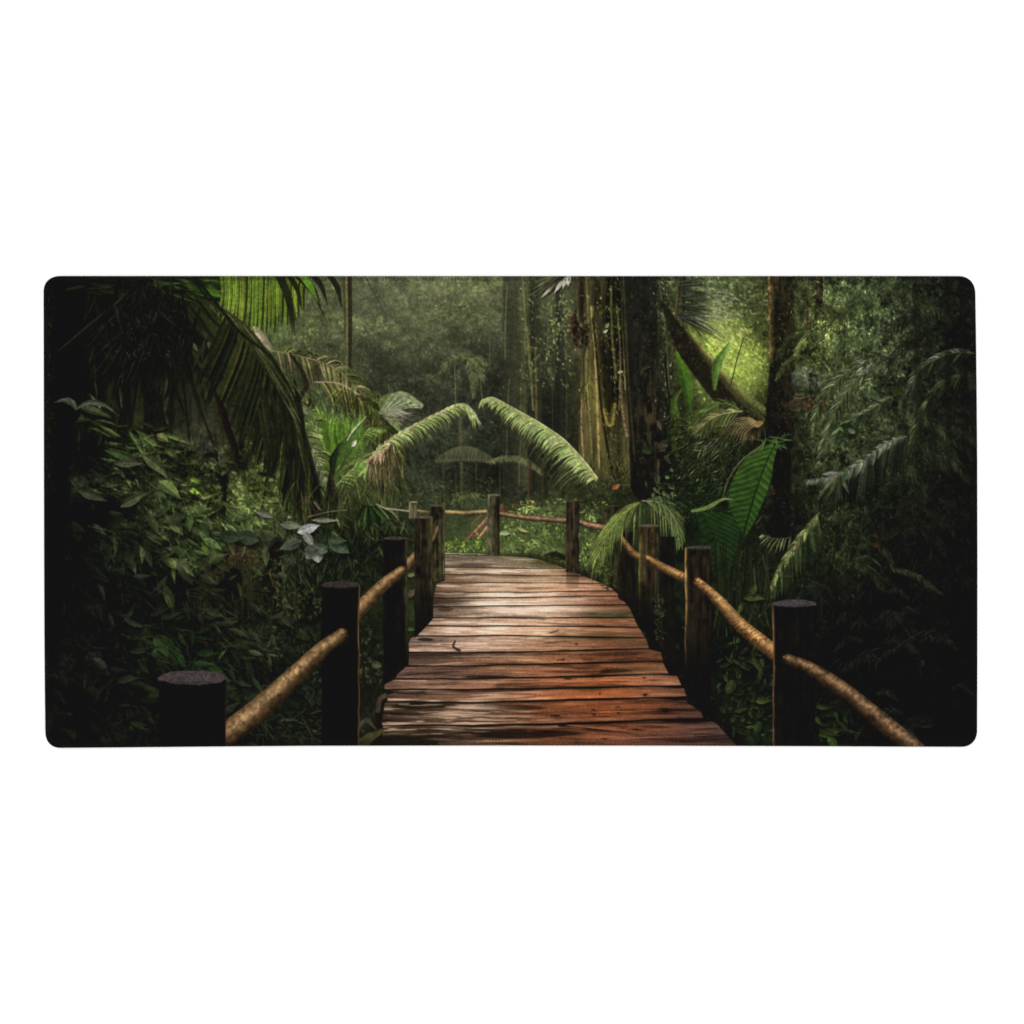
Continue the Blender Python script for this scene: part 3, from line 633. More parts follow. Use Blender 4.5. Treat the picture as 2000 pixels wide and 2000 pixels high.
def paint_left_wood():
    # shadowy stems and blue-grey gaps
    for P, W, c in (([(390, 760), (405, 860), (420, 960)], [20, 30, 26], (46, 48, 36)), ([(400, 870), (415, 920), (425, 950)], [12, 26, 16], (40, 44, 38)), ([(268, 740), (266, 800), (262, 830)], [6, 10, 10], (58, 66, 30)), ([(215, 760), (218, 800)], [8, 10], (40, 48, 24)), ([(450, 850), (460, 900), (470, 950)], [14, 24, 20], (62, 60, 32))):
        ribbon(spline(P, 14), np.interp(np.linspace(0, 1, 14), np.linspace(0, 1, len(W)), W), c, soft=22., alpha=.5)
    for P, ww in (([(268, 750), (256, 830)], 3), ([(246, 700), (248, 830)], 9), ([(300, 780), (308, 830)], 17), ([(338, 720), (334, 830)], 5), ([(355, 720), (370, 860)], 2.2), ([(365, 700), (392, 800), (420, 880), (440, 990)], 2.2), ([(360, 810), (340, 740), (348, 660)], 2.6), ([(204, 700), (202, 800)], 6), ([(276, 740), (290, 830)], 3)):
        ribbon(spline(P, 20), np.full(20, ww), (20, 19, 14), (20, 20, 14), soft=1.8, alpha=.9)
    # sunlit undergrowth beyond, left of the palm
    for i in range(620):
        x, y = RNG.normal(486, 58), RNG.normal(958, 28)
        leaf(x, y, RNG.normal(.2, .8), RNG.uniform(5, 15), RNG.uniform(1.2, 2.8), jit((90, 106, 50), .4), alpha=.75, soft=1.6, shade=.2)
    for i in range(150):
        x, y = RNG.choice([420, 470, 520, 450]) + RNG.normal(0, 30), RNG.normal(960, 22)
        leaf(x, y, RNG.normal(.2, .7), RNG.uniform(7, 18), RNG.uniform(1.4, 3.4), jit((122, 142, 74), .25), alpha=.8, soft=1.5, shade=.2)
    for x, y in ((482, 946), (486, 950), (400, 962), (372, 958), (372, 936)):
        leaf(x, y, RNG.uniform(-.5, .8), 26, 7, (112, 152, 44), (92, 130, 40), .1)
    # three dark stems through it
    ribbon(spline([(520, 935), (516, 965), (512, 992)], 10), np.full(10, 2), (30, 26, 17)); ribbon(spline([(440, 930), (436, 1040), (442, 1080)], 14), np.full(14, 4), (30, 28, 17), side=.2)
    ribbon(spline([(380, 960), (410, 1040), (436, 1085)], 20), np.full(20, 1.4), (24, 23, 16)); ribbon(spline([(350, 950), (352, 1080), (340, 1170)], 20), np.full(20, 4), (24, 22, 16))
    # sprays of pointed leaves, far ones first, lighter ones last
    for i in range(900):
        x = RNG.uniform(150, 620); y = RNG.uniform(820, 1450)
        if y < 850 + (x - 200) * .12: continue
        l = RNG.uniform(14, 46)
        c = fcol(x, y) * math.exp(RNG.normal(-.2, .4)) * C(1., 1.06, .95)
        leaf(x, y, RNG.normal(.55, .75), l, l * RNG.uniform(.05, .1), c, c * .8, RNG.uniform(-.25, .3), RNG.choice((-1, 1)) * .18, .15)
    L = [(150, 800, 6, 6, 60, .35, .5, (50, 62, 36)), (140, 812, 5, 8, 54, 2.6, .5, (44, 56, 32)), (200, 838, 9, 26, 60, .35, .3, (52, 66, 32)), (250, 850, 8, 22, 56, .2, .35, (58, 72, 34)), (220, 880, 10, 30, 66, .3, .35, (60, 74, 36)), (280, 872, 8, 20, 56, .6, .35, (64, 80, 38)), (260, 910, 12, 34, 60, .5, .4, (66, 78, 44)), (200, 912, 8, 30, 56, .2, .4, (48, 58, 34)), (320, 930, 10, 26, 64, .6, .35, (74, 92, 44)), (180, 960, 8, 26, 56, .3, .4, (40, 50, 32)), (250, 970, 11, 34, 62, .6, .4, (62, 76, 40)), (330, 980, 10, 30, 60, .5, .4, (86, 106, 50)), (290, 1010, 8, 26, 56, .8, .4, (58, 72, 38)), (220, 1030, 6, 24, 52, 1.0, .4, (38, 48, 30)), (385, 1000, 10, 26, 54, .3, .5, (96, 116, 56)), (420, 1030, 8, 26, 56, .3, .5, (80, 98, 48)), (360, 1050, 8, 26, 56, .6, .5, (62, 78, 40)), (380, 1095, 7, 20, 52, .5, .5, (72, 90, 42)), (210, 1075, 6, 24, 48, 1.1, .4, (32, 40, 28)), (200, 1130, 6, 20, 44, .8, .4, (30, 38, 25)), (180, 1200, 6, 24, 44, .9, .4, (25, 30, 22)), (330, 1160, 4, 12, 56, 1.2, .4, (40, 52, 30))]
    for cx, cy, n, sp, l, a0, sa, c in L:
        lance(cx, cy, int(n * 1.25), sp * 1.25, l * .95, a0, sa * 1.25, C(*c) * .92, var=.42, w=.07)
    for i in range(420):
        x, y = RNG.uniform(150, 600), RNG.uniform(840, 1180)
        if y < 860 + (x - 200) * .12: continue
        a = RNG.normal(.5, .5); l = RNG.uniform(24, 70)
        leaf(x, y, a, l, RNG.uniform(.7, 1.8), fcol(x, y) * math.exp(RNG.normal(.15, .4)) * C(1.05, 1.05, .9), None, RNG.uniform(.05, .4), alpha=.7)
    lm = np.clip((640 - XX) / 60, 0, 1) * np.clip((YY - 820) / 50, 0, 1)
    dkn = np.clip(1.04 + .5 * noise(80, 55, 3, 301), .35, 1.35)
    CV[:] *= (1 - lm + lm * dkn * np.clip(1.03 + .26 * noise(3.4, 4.4, 3, 411) + .2 * noise(14, 12, 3, 412), .4, 1.9))[..., None]
    CV[800 - OY:, :560 - OX] = blur(CV[800 - OY:, :560 - OX], .6)
    # single leaves worth placing
    for x, y, a, l, w, c in ((205, 880, .18, 86, 9, (52, 72, 40)), (278, 888, .55, 70, 11, (74, 86, 58)), (224, 906, -.1, 58, 9, (70, 78, 62)), (150, 795, .1, 74, 8, (58, 70, 48)), (118, 820, -.1, 60, 8, (40, 62, 34)), (152, 958, .3, 62, 10, (54, 62, 48)), (236, 990, -.55, 60, 10, (62, 74, 54)), (310, 940, .5, 56, 12, (88, 108, 62)), (306, 850, .35, 28, 8, (92, 104, 60)), (330, 1010, .85, 46, 12, (84, 98, 60)), (246, 1078, 1.05, 50, 9, (62, 74, 52)), (222, 1040, 1.25, 50, 6, (44, 54, 34)), (316, 1092, .3, 60, 10, (76, 94, 46)), (336, 1092, .55, 58, 11, (86, 100, 70)), (395, 1060, .9, 44, 10, (80, 104, 40)), (300, 1244, .55, 70, 17, (40, 58, 32)), (330, 1260, .9, 62, 12, (34, 54, 28)), (300, 1240, 2.9, 70, 7, (32, 44, 24)), (180, 1285, .5, 50, 9, (46, 50, 46)), (390, 1290, .55, 100, 12, (32, 50, 24)), (440, 1330, .9, 60, 12, (34, 42, 28)), (470, 1262, .35, 30, 5, (44, 54, 28)), (320, 1140, 1.15, 70, 10, (48, 62, 36)), (255, 1335, .1, 56, 8, (34, 44, 24)), (250, 1320, -.4, 44, 7, (34, 40, 26)), (165, 1346, .2, 38, 9, (30, 34, 22)), (130, 1430, .35, 50, 8, (34, 42, 24)), (110, 1390, .1, 36, 5, (34, 40, 20)), (504, 1262, .95, 60, 12, (56, 62, 42)), (460, 1400, .25, 44, 7, (34, 44, 24)), (170, 1180, .8, 40, 5, (34, 40, 28)), (210, 1196, 1.1, 36, 5, (32, 40, 26)), (190, 1140, .9, 40, 5, (36, 44, 28))):
        c = C(*c) * C(1.12, 1.1, .94); leaf(x, y, a, l, w * .95, c, c * .8, RNG.uniform(.05, .3), RNG.choice((-1, 1)) * .2, .3)
    # dry hanging palm skirt, and its props
    for i in range(130):
        x = RNG.uniform(395, 560); y = 1085 + abs(x - 470) * .25 + RNG.normal(0, 14)
        ribbon(spline([(470 + RNG.normal(0, 20), 1085), (x, y), (x + (x - 470) * .25, y + RNG.uniform(50, 140))], 10), np.full(10, RNG.uniform(.6, 1.6)), jit((52, 46, 26), .4), (32, 32, 20), alpha=.8)
    for P, W in (([(440, 1084), (400, 1120), (348, 1180)], [7, 8, 5]), ([(452, 1130), (440, 1190), (430, 1240)], [22, 30, 16]), ([(365, 1200), (385, 1210), (345, 1240)], [5, 6, 4]), ([(316, 1180), (314, 1215), (318, 1230)], [7, 9, 7]), ([(400, 1200), (404, 1260)], [3, 3]), ([(540, 1070), (530, 1150), (540, 1200)], [16, 20, 12])):
        ribbon(spline(P, 14), np.interp(np.linspace(0, 1, 14), np.linspace(0, 1, len(W)), W), (19, 18, 14), soft=3)
    scatter(1100, (500, 1090, 760, 1440), (4, 14), (.16, .35), 1.2, .8, 1.15, .5, alpha=.75)
    for i in range(200):
        x, y = RNG.uniform(520, 640), RNG.uniform(1080, 1200)
        leaf(x, y, 1.3 + RNG.normal(0, .6), RNG.uniform(6, 16), RNG.uniform(1.4, 3), jit((62, 72, 34), .4), alpha=.6)
    scatter(520, (90, 1150, 520, 1450), (20, 56), (.02, .05), .7, .8, 1.75, .3, bend=.3, alpha=.6)
    scatter(420, (100, 1000, 560, 1450), (18, 48), (.1, .2), .7, .7, 1.6, .3, bend=.3, alpha=.6)
    for i in range(60):
        x, y = RNG.uniform(540, 625), RNG.uniform(1390, 1450)
        leaf(x, y, RNG.normal(.2, .6), RNG.uniform(12, 30), RNG.uniform(1.5, 3.5), jit((36, 42, 26), .25))
    leaf(588, 1395, 1.1, 60, 2.4, (44, 48, 32))
    # black trunk at the very left
    ribbon(spline([(128, 520), (130, 660), (128, 800)], 20), np.full(20, 31.), (12, 12, 12), (14, 14, 12), soft=3)
    ribbon(spline([(112, 830), (108, 1000), (104, 1300)], 20), np.linspace(30, 14, 20), (14, 14, 12), (13, 13, 12), soft=14, alpha=.85)
    for i in range(140):
        leaf(RNG.uniform(86, 100), RNG.uniform(560, 960), RNG.normal(1.2, .7), RNG.uniform(6, 18), RNG.uniform(.6, 1.4), jit((44, 48, 26), .3), alpha=.5)
    ribbon([(90, 630), (91, 665)], [2, 2], (42, 26, 21), soft=4, alpha=.4)
    for P in ([(150, 795), (128, 782), (106, 786)], [(150, 798), (172, 786), (206, 792), (232, 812)], [(148, 800), (140, 784), (130, 776)]):
        ribbon(spline(P, 12), np.interp(np.linspace(0, 1, 12), [0, .4, 1], [2, 6, .5]), (58, 68, 50), side=.2, mid=.2)


def paint_palms():
    # fronds overhead, top left
    for i in range(70):
        x = RNG.uniform(165, 430)
        leaf(x, 540 + RNG.uniform(-12, 30), RNG.uniform(-.2, .5) + (3.1 if RNG.random() < .35 else 0), RNG.uniform(40, 110), RNG.uniform(2, 5), jit((34, 48, 20), .4), alpha=.85)
    for i in range(46):
        x = RNG.uniform(360, 440)
        leaf(x, RNG.uniform(545, 580), RNG.uniform(0, .45), RNG.uniform(30, 70), RNG.uniform(2, 4.5), jit((50, 76, 24), .35), alpha=.85)
    leaf(232, 578, .1, 26, 9, (66, 76, 24), alpha=.7); leaf(300, 545, .9, 40, 6, (66, 82, 30), alpha=.8)
    # deep shade under the palm's heart
    sl, cov, t, v = raster(spline([(190, 590), (270, 620), (330, 690)], 20), np.full(20, 62.), 60.)
    put(sl, cov * .6, C(17, 17, 13))
    for i in range(260):
        a = RNG.uniform(.7, 2.5)
        leaf(300 + RNG.normal(0, 40), 600 + RNG.normal(0, 26), a, RNG.uniform(50, 190), RNG.uniform(1.2, 3.6), jit((24, 25, 17), .3), alpha=.8)
    for i in range(90):
        leaf(RNG.uniform(180, 370), RNG.uniform(600, 700), RNG.normal(1.3, .7), RNG.uniform(4, 14), .7, jit((86, 88, 72), .25), alpha=.55)
    # sunlit fan of broad fingers, hanging from above
    for i in range(21):
        f = i / 20
        x = 434 + f * 152 + RNG.normal(0, 1.5)
        l = 88 + 34 * math.sin(f * 3.0 + .4) + RNG.uniform(-12, 10)
        P = spline([(x + 14 * (f - .4), 520), (x, 570), (x - 9 + 12 * f, 528 + l)], 14)
        wd = np.interp(np.linspace(0, 1, 14), [0, .4, .8, 1], [4.9, 4.9, 3.6, .5]) * RNG.uniform(.85, 1.15)
        ribbon(P + C(2.6, 1), wd * 1.12, (34, 44, 15), (38, 50, 17))
        c = jit((92, 116, 30), .13)
        ribbon(P, wd * .66, c * .85, c * 1.08, side=RNG.uniform(-.12, .12), mid=-.2)
        ribbon(P - C(wd.max() * .45, 0), wd * .16, c * 1.25, c * 1.3, alpha=.6)
    for x0, x1, y1, w_ in ((545, 576, 655, 5), (536, 572, 650, 4), (556, 590, 606, 5), (566, 640, 630, 2.4), (600, 640, 596, 5), (636, 668, 604, 5.5), (590, 630, 615, 1.8)):
        ribbon(spline([(x0, 528), ((x0 + x1) / 2 + 6, (528 + y1) / 2 - 6), (x1, y1)], 14), np.interp(np.linspace(0, 1, 14), [0, .5, 1], [w_, w_, .3]), (26, 32, 14), (30, 34, 20))
    ribbon(spline([(584, 530), (604, 556), (620, 592)], 12), np.interp(np.linspace(0, 1, 12), [0, .5, 1], [6, 7, .5]), (92, 138, 32), (70, 108, 26))
    ribbon([(708, 530), (728, 568), (748, 604)], [.9, .8, .3], (44, 46, 28)); ribbon([(866, 530), (858, 556), (850, 584)], [1, .9, .4], (106, 108, 66))

    # pale leaf base catching the light
    ribbon(spline([(498, 640), (515, 664), (532, 684)], 10), [4, 6, 7, 7, 8, 8, 7, 6, 5, 3], (150, 146, 112), (120, 116, 82), side=.2, soft=1.6)
    # brown drying frond arching to the right
    R_ = [(530, 684), (580, 694), (650, 716), (700, 760), (740, 810), (775, 870)]
    frond(R_, 64, 66, 1.1, 1.25, 1.7, (92, 90, 48), (74, 84, 38), (118, 108, 72), 1.3, sides=(1, -1), var=.32, tipc=.62, lp=lambda t: .55 + .45 * math.sin(math.pi * min(1, t * 1.05)), glint=(168, 150, 112), pg=.12)
    R2 = [(614, 746), (660, 748), (700, 770), (740, 806), (786, 880)]
    frond(R2, 66, 92, .95, 1.35, 2., (90, 90, 46), (58, 64, 28), (140, 128, 94), 1.5, sides=(1,), var=.36, tipc=.55, lp=lambda t: .7 + .3 * math.sin(math.pi * t), glint=(176, 164, 118), pg=.14)
    frond([(690, 770), (730, 800), (765, 850), (792, 900)], 34, 60, .7, 1., 2., (62, 66, 28), (46, 52, 22), None, sides=(1, -1), var=.35, tipc=.7)
    for P in ([(566, 690), (592, 730), (606, 790), (586, 782)], [(600, 750), (590, 770), (582, 790)]):
        ribbon(spline(P, 14), np.interp(np.linspace(0, 1, 14), [0, .5, 1], [2, 5, 1]), (34, 30, 17))
    # silver ribbed frond behind the dark curtain
    R3 = [(545, 752), (572, 806), (600, 856), (628, 906), (645, 945)]
    frond(R3, 58, 46, 1.25, .5, 2., (96, 104, 74), (84, 94, 62), (150, 150, 120), 2.4, sides=(-1, 1), var=.3, tipc=.7, lp=lambda t: .35 + .65 * math.sin(math.pi * min(1, .15 + t * .75)), glint=(172, 174, 148), pg=.25)
    ribbon(spline([(545, 752), (578, 808), (610, 862)], 24), np.interp(np.linspace(0, 1, 24), [0, .5, 1], [3, 7, 3]), (120, 124, 92), (90, 100, 64), side=.2, soft=3., alpha=.6)
    # fresh green heart of the palm
    for i in range(420):
        x, y = RNG.normal(652, 52), RNG.normal(832, 46)
        leaf(x, y, 1.4 + RNG.normal(0, .5), RNG.uniform(10, 30), RNG.uniform(.8, 2.2), jit((90, 116, 44), .35), alpha=.6, soft=1.5)
    for R_, L_, c in (([(648, 945), (640, 890), (612, 838), (578, 812)], 40, (84, 106, 46)), ([(650, 945), (652, 880), (640, 830), (618, 800)], 38, (96, 124, 44)), ([(652, 940), (676, 890), (706, 850), (748, 838)], 36, (92, 118, 46)), ([(655, 950), (690, 915), (728, 900), (760, 912)], 38, (84, 104, 46))):
        frond(R_, 34, L_, .75, .5, 1.7, c, C(*c) * .8, (120, 136, 70), 1.4, var=.28, glint=(150, 168, 92), pg=.12)
    for i in range(26):
        x = 632 + i * 2.9; c = jit((82, 122, 32), .14)
        ribbon([(x + RNG.normal(0, 3), 816 + RNG.uniform(-6, 10)), (x + 2, 846), (x + 6, 880 + RNG.uniform(-6, 10))], [1.2, 3.6, .6], c, c * .8, side=RNG.uniform(-.2, .2))
    for P, W, c0, c1 in (([(644, 940), (662, 890), (712, 820)], [3, 12, 1], (36, 54, 20), (68, 102, 34)), ([(646, 950), (690, 880), (716, 840)], [2, 8, 1], (44, 66, 22), (80, 112, 38)), ([(652, 934), (650, 900), (664, 866)], [2, 8, 1], (22, 30, 16), (28, 40, 20)), ([(640, 950), (676, 908), (740, 878)], [2, 6, 1], (52, 72, 26), (94, 108, 54)), ([(678, 860), (690, 840), (716, 812)], [1, 2.4, .6], (170, 170, 136), (150, 154, 116)), ([(700, 930), (716, 910), (712, 936)], [2, 6, 2], (120, 150, 66), (112, 140, 60)), ([(696, 920), (708, 902), (722, 900)], [2, 6, 2], (90, 132, 40), (110, 146, 60))):
        ribbon(spline(P, 14), np.interp(np.linspace(0, 1, 14), [0, .5, 1], W), c0, c1, side=.15, mid=.1)
    leaf(688, 872, -1., 16, 4, (196, 198, 180)); leaf(718, 898, 1.4, 18, 5, (176, 178, 140)); leaf(722, 912, 1.5, 20, 3, (150, 154, 110))
    # round ribbed leaf beyond
    for P, W, c in (([(746, 802), (750, 786), (764, 772)], [4, 12, 5], (84, 104, 50)), ([(742, 806), (782, 782), (822, 792)], [3, 19, 5], (122, 138, 92)), ([(744, 806), (776, 806), (800, 812)], [3, 9, 2], (140, 144, 112)), ([(750, 812), (770, 826), (780, 842)], [3, 8, 2], (104, 120, 70))):
        ribbon(spline(P, 14), np.interp(np.linspace(0, 1, 14), [0, .5, 1], W), c, C(*c) * 1.05, soft=2., alpha=.9)
    for i in range(10):
        e = (748 + 7 * i, 768 + abs(i - 6) * 2.6)
        ribbon(spline([(744, 808), (760 + 4 * i, 786 + i * 1.2), (772 + 5.5 * i, 768 + i * 3.2)], 10), np.full(10, .9), (166, 176, 138) if i % 2 else (72, 88, 46), alpha=.65)
    for i in range(30):
        leaf(748 + RNG.uniform(0, 40), 804 + RNG.uniform(0, 12), .3 + RNG.normal(0, .35), RNG.uniform(10, 30), 1.2, jit((168, 164, 134), .2), alpha=.6)
    for i in range(10):
        leaf(RNG.uniform(786, 818), RNG.uniform(776, 806), RNG.uniform(0, 3), 9, 2, (64, 76, 48), alpha=.6)

    # light frond arching right (tip by the mist)
    R4 = [(716, 905), (752, 868), (800, 838), (850, 812), (893, 792), (914, 798), (926, 816)]
    frond(R4, 52, 66, .9, 1.2, 1.7, (86, 100, 50), (62, 70, 36), None, sides=(1,), var=.3, tipc=.5, alpha=.95, lp=lambda t: .95 - .35 * t)
    frond(R4, 54, 34, .75, 1.15, 1.7, (138, 162, 82), (164, 176, 108), (164, 160, 104), 1.5, sides=(1, -1), var=.16, tipc=.75, lp=lambda t: .75 + .25 * math.sin(math.pi * t), glint=(196, 202, 152), pg=.18)
    for i in range(90):        # straw-coloured lower end, hanging threads
        x = RNG.uniform(722, 770); y = 905 - (x - 716) * .75
        c = jit((122, 112, 70) if RNG.random() < .5 else (66, 64, 34), .25)
        ribbon(spline([(x, y), (x + RNG.normal(4, 5), y + 34), (x + RNG.normal(6, 9), y + RNG.uniform(50, 108))], 9), np.array([1.6, 1.8, 1.8, 1.6, 1.4, 1.2, 1, .7, .2]) * .62, c, c * .65, alpha=.9)
    for i in range(16):
        x = RNG.uniform(726, 764); y = 902 - (x - 716) * .75
        leaf(x, y, 1.9 + RNG.normal(0, .25), RNG.uniform(14, 34), 3., jit((196, 168, 116), .12), alpha=.85)

    # misty ferns in the middle
    for R_, L_ in (([(908, 700), (880, 704), (857, 730)], 15), ([(908, 698), (930, 706), (946, 744)], 18), ([(905, 700), (900, 690), (920, 690)], 12), ([(912, 700), (935, 700), (952, 712)], 13), ([(915, 705), (925, 740), (925, 775)], 17)):
        frond(R_, 26, L_, 1.0, .55, 1.4, (82, 92, 54), (70, 80, 46), (94, 102, 62), 1.2, var=.18, alpha=.75, soft=1.5)
    ribbon([(888, 712), (890, 790)], [1, 1], (92, 98, 62), soft=1.4)
    ribbon([(898, 815), (900, 870)], [3, 4], (72, 74, 44), soft=2.5, alpha=.7)
    # umbrella-shaped fern crowns
    def dome(x0, x1, yb, yt, c):
        xs_ = np.linspace(0, 1, 40)
        top_ = [(x0 + (x1 - x0) * f, yb - (yb - yt) * math.sin(math.pi * (.02 + .96 * f)) ** .8) for f in xs_]
        low_ = [(x0 + (x1 - x0) * f, yb + 3 - (yb - yt) * .12 * math.sin(math.pi * f)) for f in xs_[::-1]]
        sl_, cov_ = poly(top_ + low_, None)
        put(sl_, blur(cov_, .8) * .85, C(*c) * (1 + .14 * noise(3, 14, 3, 71, *cov_.shape) - .25 * ((YY[sl_] - yt) / (yb - yt))[..., None][..., 0])[..., None])
        for k in range(int((x1 - x0) / 2.3)):
            x = x0 + 4 + k * 2.3
            f = (x - x0) / (x1 - x0)
            leaf(x, yb - 4 - (yb - yt) * .1 * math.sin(math.pi * f), 1.57 + RNG.normal(0, .1), RNG.uniform(6, 11), 1., jit(C(*c) * 1.25, .15), C(*c) * .6, alpha=.75)
    dome(849, 966, 902, 871, (88, 92, 60))
    frond([(950, 903), (985, 893), (1020, 897), (1058, 924)], 44, 14, .9, .9, 1.5, (98, 102, 66), (82, 88, 54), (110, 114, 76), 1.4, var=.15, alpha=.85, soft=1.4)
    ribbon(spline([(952, 902), (990, 896), (1030, 902), (1058, 924)], 20), np.interp(np.linspace(0, 1, 20), [0, .5, 1], [2, 5, 5]), (88, 94, 60), soft=2.5, alpha=.7)
    for x, y0, y1, w_, c in ((902, 905, 990, 3, (72, 78, 44)), (866, 908, 960, 2, (64, 62, 40)), (1034, 905, 1000, 5, (62, 52, 32)), (1062, 900, 980, 6, (44, 42, 26)), (930, 905, 985, 1.2, (70, 74, 50)), (976, 905, 985, 1.2, (60, 64, 42)), (890, 910, 985, 1, (60, 62, 40))):
        ribbon([(x, y0), (x + 1, y1)], [w_, w_], c, side=.2, soft=1.8, alpha=.7)
    frond([(880, 985), (900, 968), (935, 966)], 20, 16, .8, .5, 1.4, (92, 104, 52), (74, 84, 42), (100, 110, 60), 1., var=.2, alpha=.7)
    for i in range(380):
        x, y = RNG.uniform(770, 960), RNG.uniform(930, 990)
        leaf(x, y, RNG.normal(1., .8), RNG.uniform(4, 12), RNG.uniform(.8, 2), jit((62, 72, 38), .35), alpha=.55, soft=1.3)

    # the bright frond in the middle, leaning left
    R5 = [(1166, 934), (1140, 900), (1105, 862), (1070, 836), (1030, 812), (990, 790), (962, 776), (944, 780)]
    frond(R5, 66, 94, 1.0, 1.15, 2.1, (80, 92, 48), (72, 82, 44), None, sides=(-1,), var=.15, tipc=.5, lp=lambda t: 1.05 * (1 - t) ** .6 + .12, t0=0)
    frond(R5, 70, 50, .8, 1.05, 2.3, (148, 170, 90), (156, 172, 98), (170, 180, 114), 2., sides=(-1,), var=.09, tipc=.9, lp=lambda t: .35 + .9 * math.sin(math.pi * min(1, .1 + t * .86)) * (1 - .45 * t), t0=0, glint=(186, 194, 138), pg=.22)
    ribbon(spline(R5, 40) + C(-2, 3), np.linspace(3, 1.6, 40), (140, 152, 84), (158, 168, 98), soft=1.5)
    # little red blooms
    for x, y, a, l, w_, c in ((1196, 954, -.5, 18, 5, (176, 100, 60)), (978, 988, .9, 16, 7, (112, 70, 50)), (1046, 978, 2.6, 18, 4, (98, 64, 46)), (1060, 984, 2.9, 22, 3, (80, 56, 40)), (974, 730, 1.2, 9, 4, (94, 66, 52)), (1000, 984, .2, 26, 4, (96, 66, 46))):
        leaf(x, y, a, l, w_, c, C(*c) * .75)

    # great dark curtain frond of the left palm
    RD = [(300, 560), (380, 575), (450, 618), (510, 690), (555, 770), (585, 850), (600, 930)]
    lpD = lambda t: .55 + .5 * math.sin(math.pi * min(1, .1 + t * .8))
    RDs = spline(RD, 100)
    for i in range(40):        # broad hanging fingers, far side first
        t = .30 + .66 * (1 - i / 39.) + RNG.normal(0, .008)
        p = RDs[int(min(99, t * 99))]
        l = 120 + 70 * math.sin(math.pi * min(1, (t - .25) * 1.25)) + RNG.normal(0, 14)
        lean = -.55 + .75 * (t - .3) / .66
        c = jit((44, 50, 22) if i % 3 else (32, 37, 18), .2)
        P = spline([p, (p[0] + lean * l * .35 + 10, p[1] + l * .3), (p[0] + lean * l * .62 + 6, p[1] + l * .66), (p[0] + lean * l * .8, p[1] + l)], 14)
        wd = np.interp(np.linspace(0, 1, 14), [0, .15, .5, .8, 1], [2.5, 5, 6.6, 4.6, .4]) * RNG.uniform(.75, 1.15)
        r = raster(P + C(4, 3), wd * 1.1, 4)
        if r is not None: CV[r[0]] *= (1 - .35 * r[1])[..., None]
        ribbon(P, wd, c, c * .72, side=RNG.choice((-.16, .16)), mid=-.22)
        if RNG.random() < .45: ribbon(P + C(wd.max() * .6, 0), wd * .1, c * 2., c * 1.5, alpha=.5)
    for i in range(34):        # streaming blades along the crest of the frond
        t = RNG.uniform(.1, .8); k = int(t * 99); p = RDs[k]; q = RDs[min(99, k + 26)]
        off = RNG.normal(4, 9, 2)
        c = jit((42, 48, 22), .3)
        ribbon(spline([p + off * .4, (p + q) / 2 + off * .8 + C(3, -6), q + off + C(4, 10)], 12), np.array([.5, 1.2, 2, 2.6, 2.8, 2.8, 2.6, 2.3, 1.9, 1.4, .8, .2]), c, c * .85, side=RNG.uniform(-.2, .2), mid=-.1)
    for i in range(18):        # long dark fingers at the curtain's foot
        x = RNG.uniform(512, 590); y = RNG.uniform(810, 870)
        ribbon(spline([(x - 14, y - 70), (x, y), (x + RNG.normal(2, 6), y + RNG.uniform(50, 100))], 9), np.array([2, 3.4, 4.4, 5, 5, 4.6, 3.6, 2.2, .3]) * RNG.uniform(.6, 1.1), jit((28, 32, 16), .2), (22, 25, 14), side=RNG.uniform(-.15, .15))
    for i in range(22):        # streaks of light on the crown of the frond
        j = RNG.uniform(0, 1)
        p = spline(RD, 60)[int(10 + j * 34)]
        leaf(p[0] + RNG.normal(0, 8), p[1] + RNG.normal(0, 8), .85 + j * .25 + RNG.normal(0, .08), RNG.uniform(30, 80), 1.2, jit((110, 112, 72), .25), alpha=.6)
    ribbon(spline([(380, 540), (420, 590), (470, 650), (530, 700), (580, 790), (604, 900)], 40), np.linspace(3, 2, 40), (22, 26, 13), soft=1.4)
    # bare dark stalk falling through
    ribbon(spline([(412, 750), (430, 790), (444, 835), (460, 880), (466, 912)], 24), np.interp(np.linspace(0, 1, 24), [0, .3, .7, 1], [.5, 7, 7, 2]), (24, 19, 14), side=.15)
    ribbon(spline([(350, 735), (356, 690), (372, 662), (388, 650)], 14), np.interp(np.linspace(0, 1, 14), [0, .6, 1], [7, 7, 2]), (22, 22, 15))
    for x, y, a in ((376, 678, 1.2), (392, 680, 1.9), (400, 664, 1.7), (384, 700, 1.), (410, 690, 2.)):
        leaf(x, y, a, 46, 5, (46, 50, 26), (30, 32, 18))
    leaf(378, 670, 1.1, 20, 4, (116, 116, 78), alpha=.7); leaf(408, 668, 1.6, 14, 4, (110, 112, 84), alpha=.6)
    # palm stem with its crown shaft, and leaves at the foot
    ribbon(spline([(644, 920), (650, 980), (652, 1030)], 16), np.interp(np.linspace(0, 1, 16), [0, .2, .5, 1], [1, 7, 13, 12]), (30, 27, 17), (24, 24, 15), side=-.3, soft=1.5)
    for k in range(9):
        ribbon([(636 - k * .3, 915 + k * 9), (648, 918 + k * 9), (660 + k * .3, 913 + k * 9)], [.7, .8, .7], (58, 52, 34), alpha=.5)
    for i in range(160):
        x = RNG.uniform(560, 790); y = RNG.uniform(930, 1000)
        leaf(x, y, 1.5 + RNG.normal(0, .28), RNG.uniform(30, 80), RNG.uniform(.7, 2.4), jit((50, 60, 28), .45), alpha=.6, soft=1.4, shade=.25)
    for i in range(60):
        x = RNG.uniform(660, 780); y = RNG.uniform(930, 970)
        leaf(x, y, 1.4 + RNG.normal(0, .35), RNG.uniform(20, 60), RNG.uniform(.8, 1.8), jit((92, 108, 50), .3), alpha=.6)
